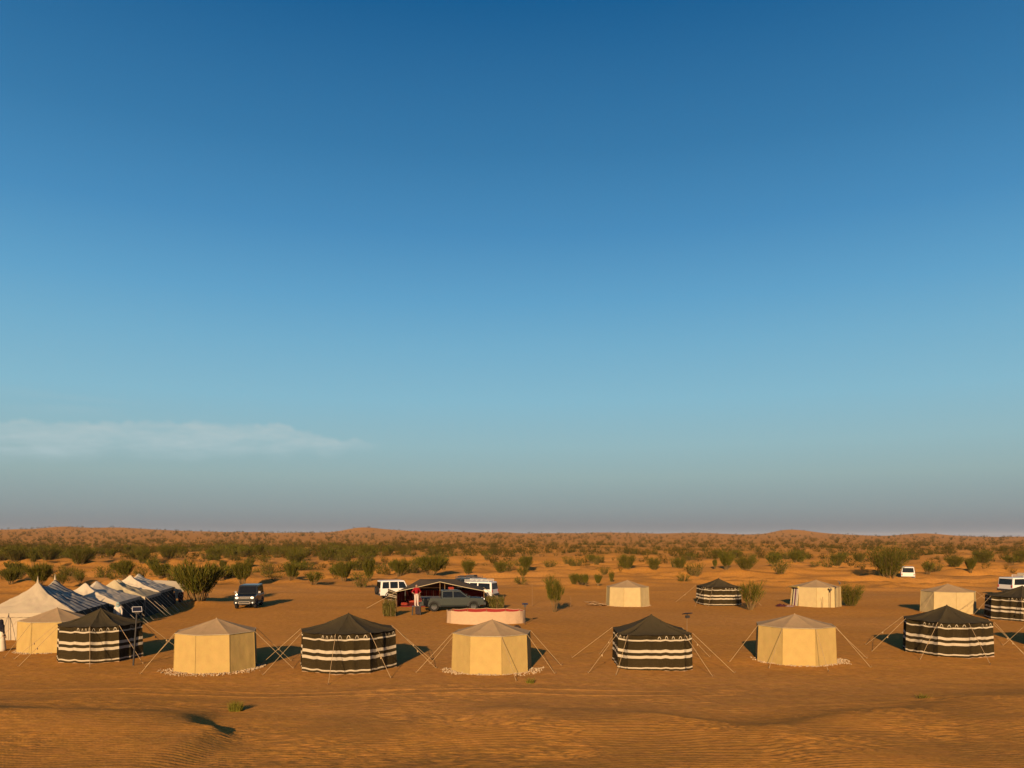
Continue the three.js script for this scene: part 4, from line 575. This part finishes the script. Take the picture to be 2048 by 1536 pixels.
{ // pickup
  const L = 5.45, f = L / 2, b = -L / 2, H = 1.80, s = 1.12, c1 = b + 1.72, c0 = f - 1.28;
  const p0 = place(904, R(1224) + 1.4);
  const g = vehicle({ name: 'pickup_truck', category: 'pickup', label: 'grey double cab pickup parked in front of the lounge tent', pos: p0, yaw: 0.17, paintMat: greyPaint, L, W: 1.92, H, sill: 0.5, shoulder: s, hood: 1.14, wr: 0.42, ax: [f - 0.95, b + 1.1], taper: 0.2,
    body: [[f, 0.5], [f, 0.98], [f - 0.14, 1.10], [c0, 1.17], [c1, 1.14], [c1, 1.14], [b + 0.02, 1.14], [b, 0.5]],
    cabin: [[c1 + 0.02, s - 0.05], [c1 + 0.04, H - 0.06], [c1 + 0.14, H], [c0 - 0.95, H], [c0 - 0.8, H - 0.04], [c0 + 0.05, s - 0.02]],
    windows: [[[c1 + 0.12, s + 0.07], [c1 + 0.14, H - 0.12], [c1 + 0.98, H - 0.1], [c1 + 0.98, s + 0.07]], [[c1 + 1.06, s + 0.07], [c1 + 1.06, H - 0.1], [c0 - 0.85, H - 0.12], [c0 - 0.2, s + 0.07]]],
    front: [[c0 - 0.0, s + 0.06], [c0 - 0.74, H - 0.08]], rear: [[c1 + 0.02, s + 0.1], [c1 + 0.03, H - 0.16]], doors: [c1 + 0.85, c1 + 1.75], seams: [c1 + 0.02, c1 + 1.02, c0 - 0.05], mirrorMat: greyPaint });
  part('cargo_bed', boxAt((b + c1) / 2, 1.15, 0, 1.55, 0.03, 1.5), blackTrim, g);
  for (const q of [-1, 1]) part('bed_rail', boxAt((b + c1) / 2, 1.17, q * 0.86, 1.66, 0.06, 0.12), blackTrim, g);
  part('tailgate', boxAt(b - 0.012, 0.88, 0, 0.03, 0.44, 1.5), greyPaint, g);
}
// ------------------------------------------------------------------ people
function field(bones, cell, k = 0.035) {            // tapered capsules joined by a smooth minimum, meshed
  const lo = V(9, 9, 9), hi = V(-9, -9, -9); for (const b of bones) for (const o of [0, 4]) { const r = b[o + 3] + 0.05; lo.min(V(b[o] - r, b[o + 1] - r, b[o + 2] - r)); hi.max(V(b[o] + r, b[o + 1] + r, b[o + 2] + r)); }
  const c = lo.clone().add(hi).multiplyScalar(0.5), half = Math.max(hi.x - lo.x, hi.y - lo.y, hi.z - lo.z) / 2 * 1.04, n = Math.min(110, Math.ceil(2 * half / cell)), mc = new MarchingCubes(n, new THREE.MeshStandardMaterial(), false, false, 60000);
  const hs = n / 2; mc.isolation = 0;
  for (let z = 0; z < n; z++) for (let y = 0; y < n; y++) for (let x = 0; x < n; x++) {
    const px = c.x + (x - hs) / hs * half, py = c.y + (y - hs) / hs * half, pz = c.z + (z - hs) / hs * half; let d = 9;
    if (px < lo.x || px > hi.x || pz < lo.z || pz > hi.z) { mc.field[x + y * n + z * n * n] = -1; continue; }
    for (const b of bones) { const ex = b[4] - b[0], ey = b[5] - b[1], ez = b[6] - b[2], t = clamp(((px - b[0]) * ex + (py - b[1]) * ey + (pz - b[2]) * ez) / (ex * ex + ey * ey + ez * ez + 1e-9)), q = Math.hypot(px - b[0] - ex * t, py - b[1] - ey * t, (pz - b[2] - ez * t) * (b[8] ?? 1)) - lerp(b[3], b[7], t); const h = clamp(0.5 + 0.5 * (d - q) / k); d = lerp(d, q, h) - k * h * (1 - h); }
    mc.field[x + y * n + z * n * n] = -d;
  }
  mc.update(); const m = mc.count, P = new Float32Array(mc.positionArray.slice(0, m * 3)); for (let i = 0; i < m; i++) { P[3 * i] = c.x + P[3 * i] * half; P[3 * i + 1] = c.y + P[3 * i + 1] * half; P[3 * i + 2] = c.z + P[3 * i + 2] * half; }
  let g = new THREE.BufferGeometry(); g.setAttribute('position', new THREE.BufferAttribute(P, 3)); g = mergeVertices(g, 1e-4); g.computeVertexNormals();
  return g;
}
function person({ label, pos, yaw, arms, shirt, legs, hairMat, skin, robe, scarf, shoe, H = 1.74 }) {   // faces +z
  const g = thing('person', label, 'person', pos, yaw), s = H / 1.74;
  const A = arms === 'hips' ? { e: [0.36, 1.13, -0.08], h: [0.2, 0.98, 0.06] } : { e: [0.25, 1.13, -0.02], h: [0.25, 0.87, 0.06] };
  const B = []; const bone = (a, ra, b, rb, fl) => B.push([a[0], a[1], a[2], ra, b[0], b[1], b[2], rb, fl]);
  for (const m of [-1, 1]) { const X = (p) => [p[0] * m, p[1], p[2]]; bone(X([0.095, 0.88, 0]), 0.09, X([0.1, 0.48, 0.015]), 0.06); bone(X([0.1, 0.48, 0.015]), 0.06, X([0.105, 0.09, -0.02]), 0.042); bone(X([0.105, 0.05, -0.04]), 0.042, X([0.125, 0.035, 0.15]), 0.034); bone(X([0.175, 1.4, 0]), 0.062, X(A.e), 0.044); bone(X(A.e), 0.044, X(A.h), 0.032); const hnd = V(...A.h), fwd = hnd.clone().sub(V(...A.e)).normalize(); const palm = hnd.clone().addScaledVector(fwd, 0.07); bone(X(A.h), 0.03, X(palm.toArray()), 0.034); }
  const legsB = [0, 1, 6, 7], torso = []; const tb = (a, ra, b, rb, fl) => { bone(a, ra, b, rb, fl); torso.push(B.length - 1); };
  tb([0, 0.95, 0], 0.14, [0, 1.12, 0], 0.125, 1.25); tb([0, 1.12, 0], 0.125, [0, 1.33, 0], 0.15, 1.35); tb([-0.13, 1.4, 0], 0.075, [0.13, 1.4, 0], 0.075);
  bone([0, 1.42, 0], 0.058, [0, 1.54, 0.015], 0.05); bone([0, 1.61, 0.02], 0.085, [0, 1.67, 0.012], 0.088); bone([0, 1.57, 0.05], 0.05, [0, 1.59, 0.05], 0.055); bone([0, 1.6, 0.105], 0.014, [0, 1.63, 0.1], 0.01);
  for (const m of [-1, 1]) bone([0.092 * m, 1.6, 0.0], 0.014, [0.094 * m, 1.635, -0.005], 0.016);
  const fingers = []; for (const m of [-1, 1]) { const hnd = V(A.h[0] * m, A.h[1], A.h[2]), fwd = hnd.clone().sub(V(A.e[0] * m, A.e[1], A.e[2])).normalize(), palm = hnd.clone().addScaledVector(fwd, 0.075), side = fwd.clone().cross(V(m, 0, 0)).normalize(); for (let i = 0; i < 4; i++) { const a = palm.clone().addScaledVector(side, (i - 1.5) * 0.019), b = a.clone().addScaledVector(fwd, 0.045 + 0.008 * (i % 3)), c = b.clone().addScaledVector(fwd, 0.03).add(V(-0.012 * m, 0, 0.008)); fingers.push(bar(a, b, 0.009, 0.0085, 6), bar(b, c, 0.0085, 0.007, 6)); } const ta = hnd.clone().addScaledVector(fwd, 0.03).addScaledVector(side, -0.03), t2 = ta.clone().addScaledVector(fwd, 0.035).addScaledVector(side, -0.03); fingers.push(bar(ta, t2, 0.011, 0.009, 6)); }
  const body = join([field(B, 0.02), ...fingers]); part('body', body, skin, g);
  const grow = (list, d) => list.map((i) => { const b = B[i].slice(); b[3] += d; b[7] += d; return b; });
  const up = [3, 9], lowArm = [4, 10];
  part('shirt', field([...grow(torso, 0.018), ...grow(up, 0.016), ...(arms === 'hips' ? [] : grow(lowArm, 0.012))], 0.02), shirt, g);
  if (robe) part('robe', field([[0, 1.0, 0, 0.17, 0, 0.55, 0, 0.20, 1.1], [0, 0.55, 0, 0.20, 0.02, 0.12, 0.01, 0.25, 1.05]], 0.025), robe, g);
  else part('trousers', field([...grow([0, 1, 6, 7], 0.022), [0, 0.95, 0, 0.155, 0, 0.86, 0, 0.14, 1.2]], 0.02), legs, g);
  for (const m of [-1, 1]) part('shoe', field([[0.105 * m, 0.045, -0.05, 0.05, 0.127 * m, 0.04, 0.16, 0.044]], 0.014), shoe, g);
  part('hair', field([[0, 1.665, -0.015, 0.098, 0, 1.69, -0.005, 0.09]], 0.014), hairMat, g);
  for (const m of [-1, 1]) { const e = new THREE.SphereGeometry(0.011, 8, 6); e.translate(0.033 * m, 1.635, 0.095); part('eye', e, ironMat, g); }
  part('mouth', boxAt(0, 1.568, 0.103, 0.045, 0.008, 0.012), std(0.2, 0.06, 0.05), g);
  if (scarf) part('scarf', field([[0, 1.64, -0.02, 0.125, 0, 1.68, -0.01, 0.11], [0, 1.46, -0.02, 0.14, 0, 1.58, -0.02, 0.12], [0.16, 1.36, -0.04, 0.10, 0.2, 1.0, -0.06, 0.08], [-0.16, 1.36, -0.04, 0.10, 0.16, 1.36, -0.04, 0.10]], 0.022), scarf, g);
  g.scale.setScalar(s); return g;
}
const skin = std(0.2, 0.105, 0.06, 0.7), hair = std(0.012, 0.009, 0.008, 0.7);
{
  const p = spot(833, 1230), st = thing('black_stool', 'black stool under the standing person in the red shirt', 'stool', p);
  part('seat', boxAt(0, 0.72, 0, 0.72, 0.07, 0.5), blackTrim, st); for (const [x, z] of [[-0.3, -0.18], [0.3, -0.18], [-0.3, 0.18], [0.3, 0.18]]) part('leg', bar(V(x * 1.15, -0.03, z * 1.1), V(x, 0.7, z), 0.035), blackTrim, st);
  part('side_panel', boxAt(0.12, 0.38, -0.02, 0.4, 0.62, 0.34), std(0.025, 0.02, 0.022), st);
  person({ label: 'person in red shirt and pale trousers standing on a black stool', pos: p.clone().add(V(0, 0.755, 0)), yaw: 0.35, arms: 'hips', shirt: cloth(0.19, 0.008, 0.012), legs: cloth(0.38, 0.32, 0.28), hairMat: hair, skin, shoe: std(0.5, 0.4, 0.32) });
}
person({ label: 'person in black scarf and white robe at the left edge before the big marquee', pos: place(3, R(1301)), yaw: 2.6, arms: 'down', shirt: cloth(0.015, 0.014, 0.018), robe: cloth(0.45, 0.40, 0.31), hairMat: hair, scarf: cloth(0.012, 0.012, 0.018), skin, shoe: blackTrim });
person({ label: 'person in long white tunic standing between the second and third marquee', pos: place(236, 56), yaw: 0.3, arms: 'down', shirt: cloth(0.45, 0.40, 0.34), robe: cloth(0.45, 0.40, 0.34), hairMat: hair, scarf: cloth(0.16, 0.24, 0.24), skin, shoe: blackTrim });

scene.fog = new THREE.FogExp2(new THREE.Color().setRGB(0.85, 0.80, 0.78), 0.00004);
scene.traverse((o) => { if (o.isMesh) { o.castShadow = true; o.receiveShadow = true; } });
renderer.render(scene, camera);
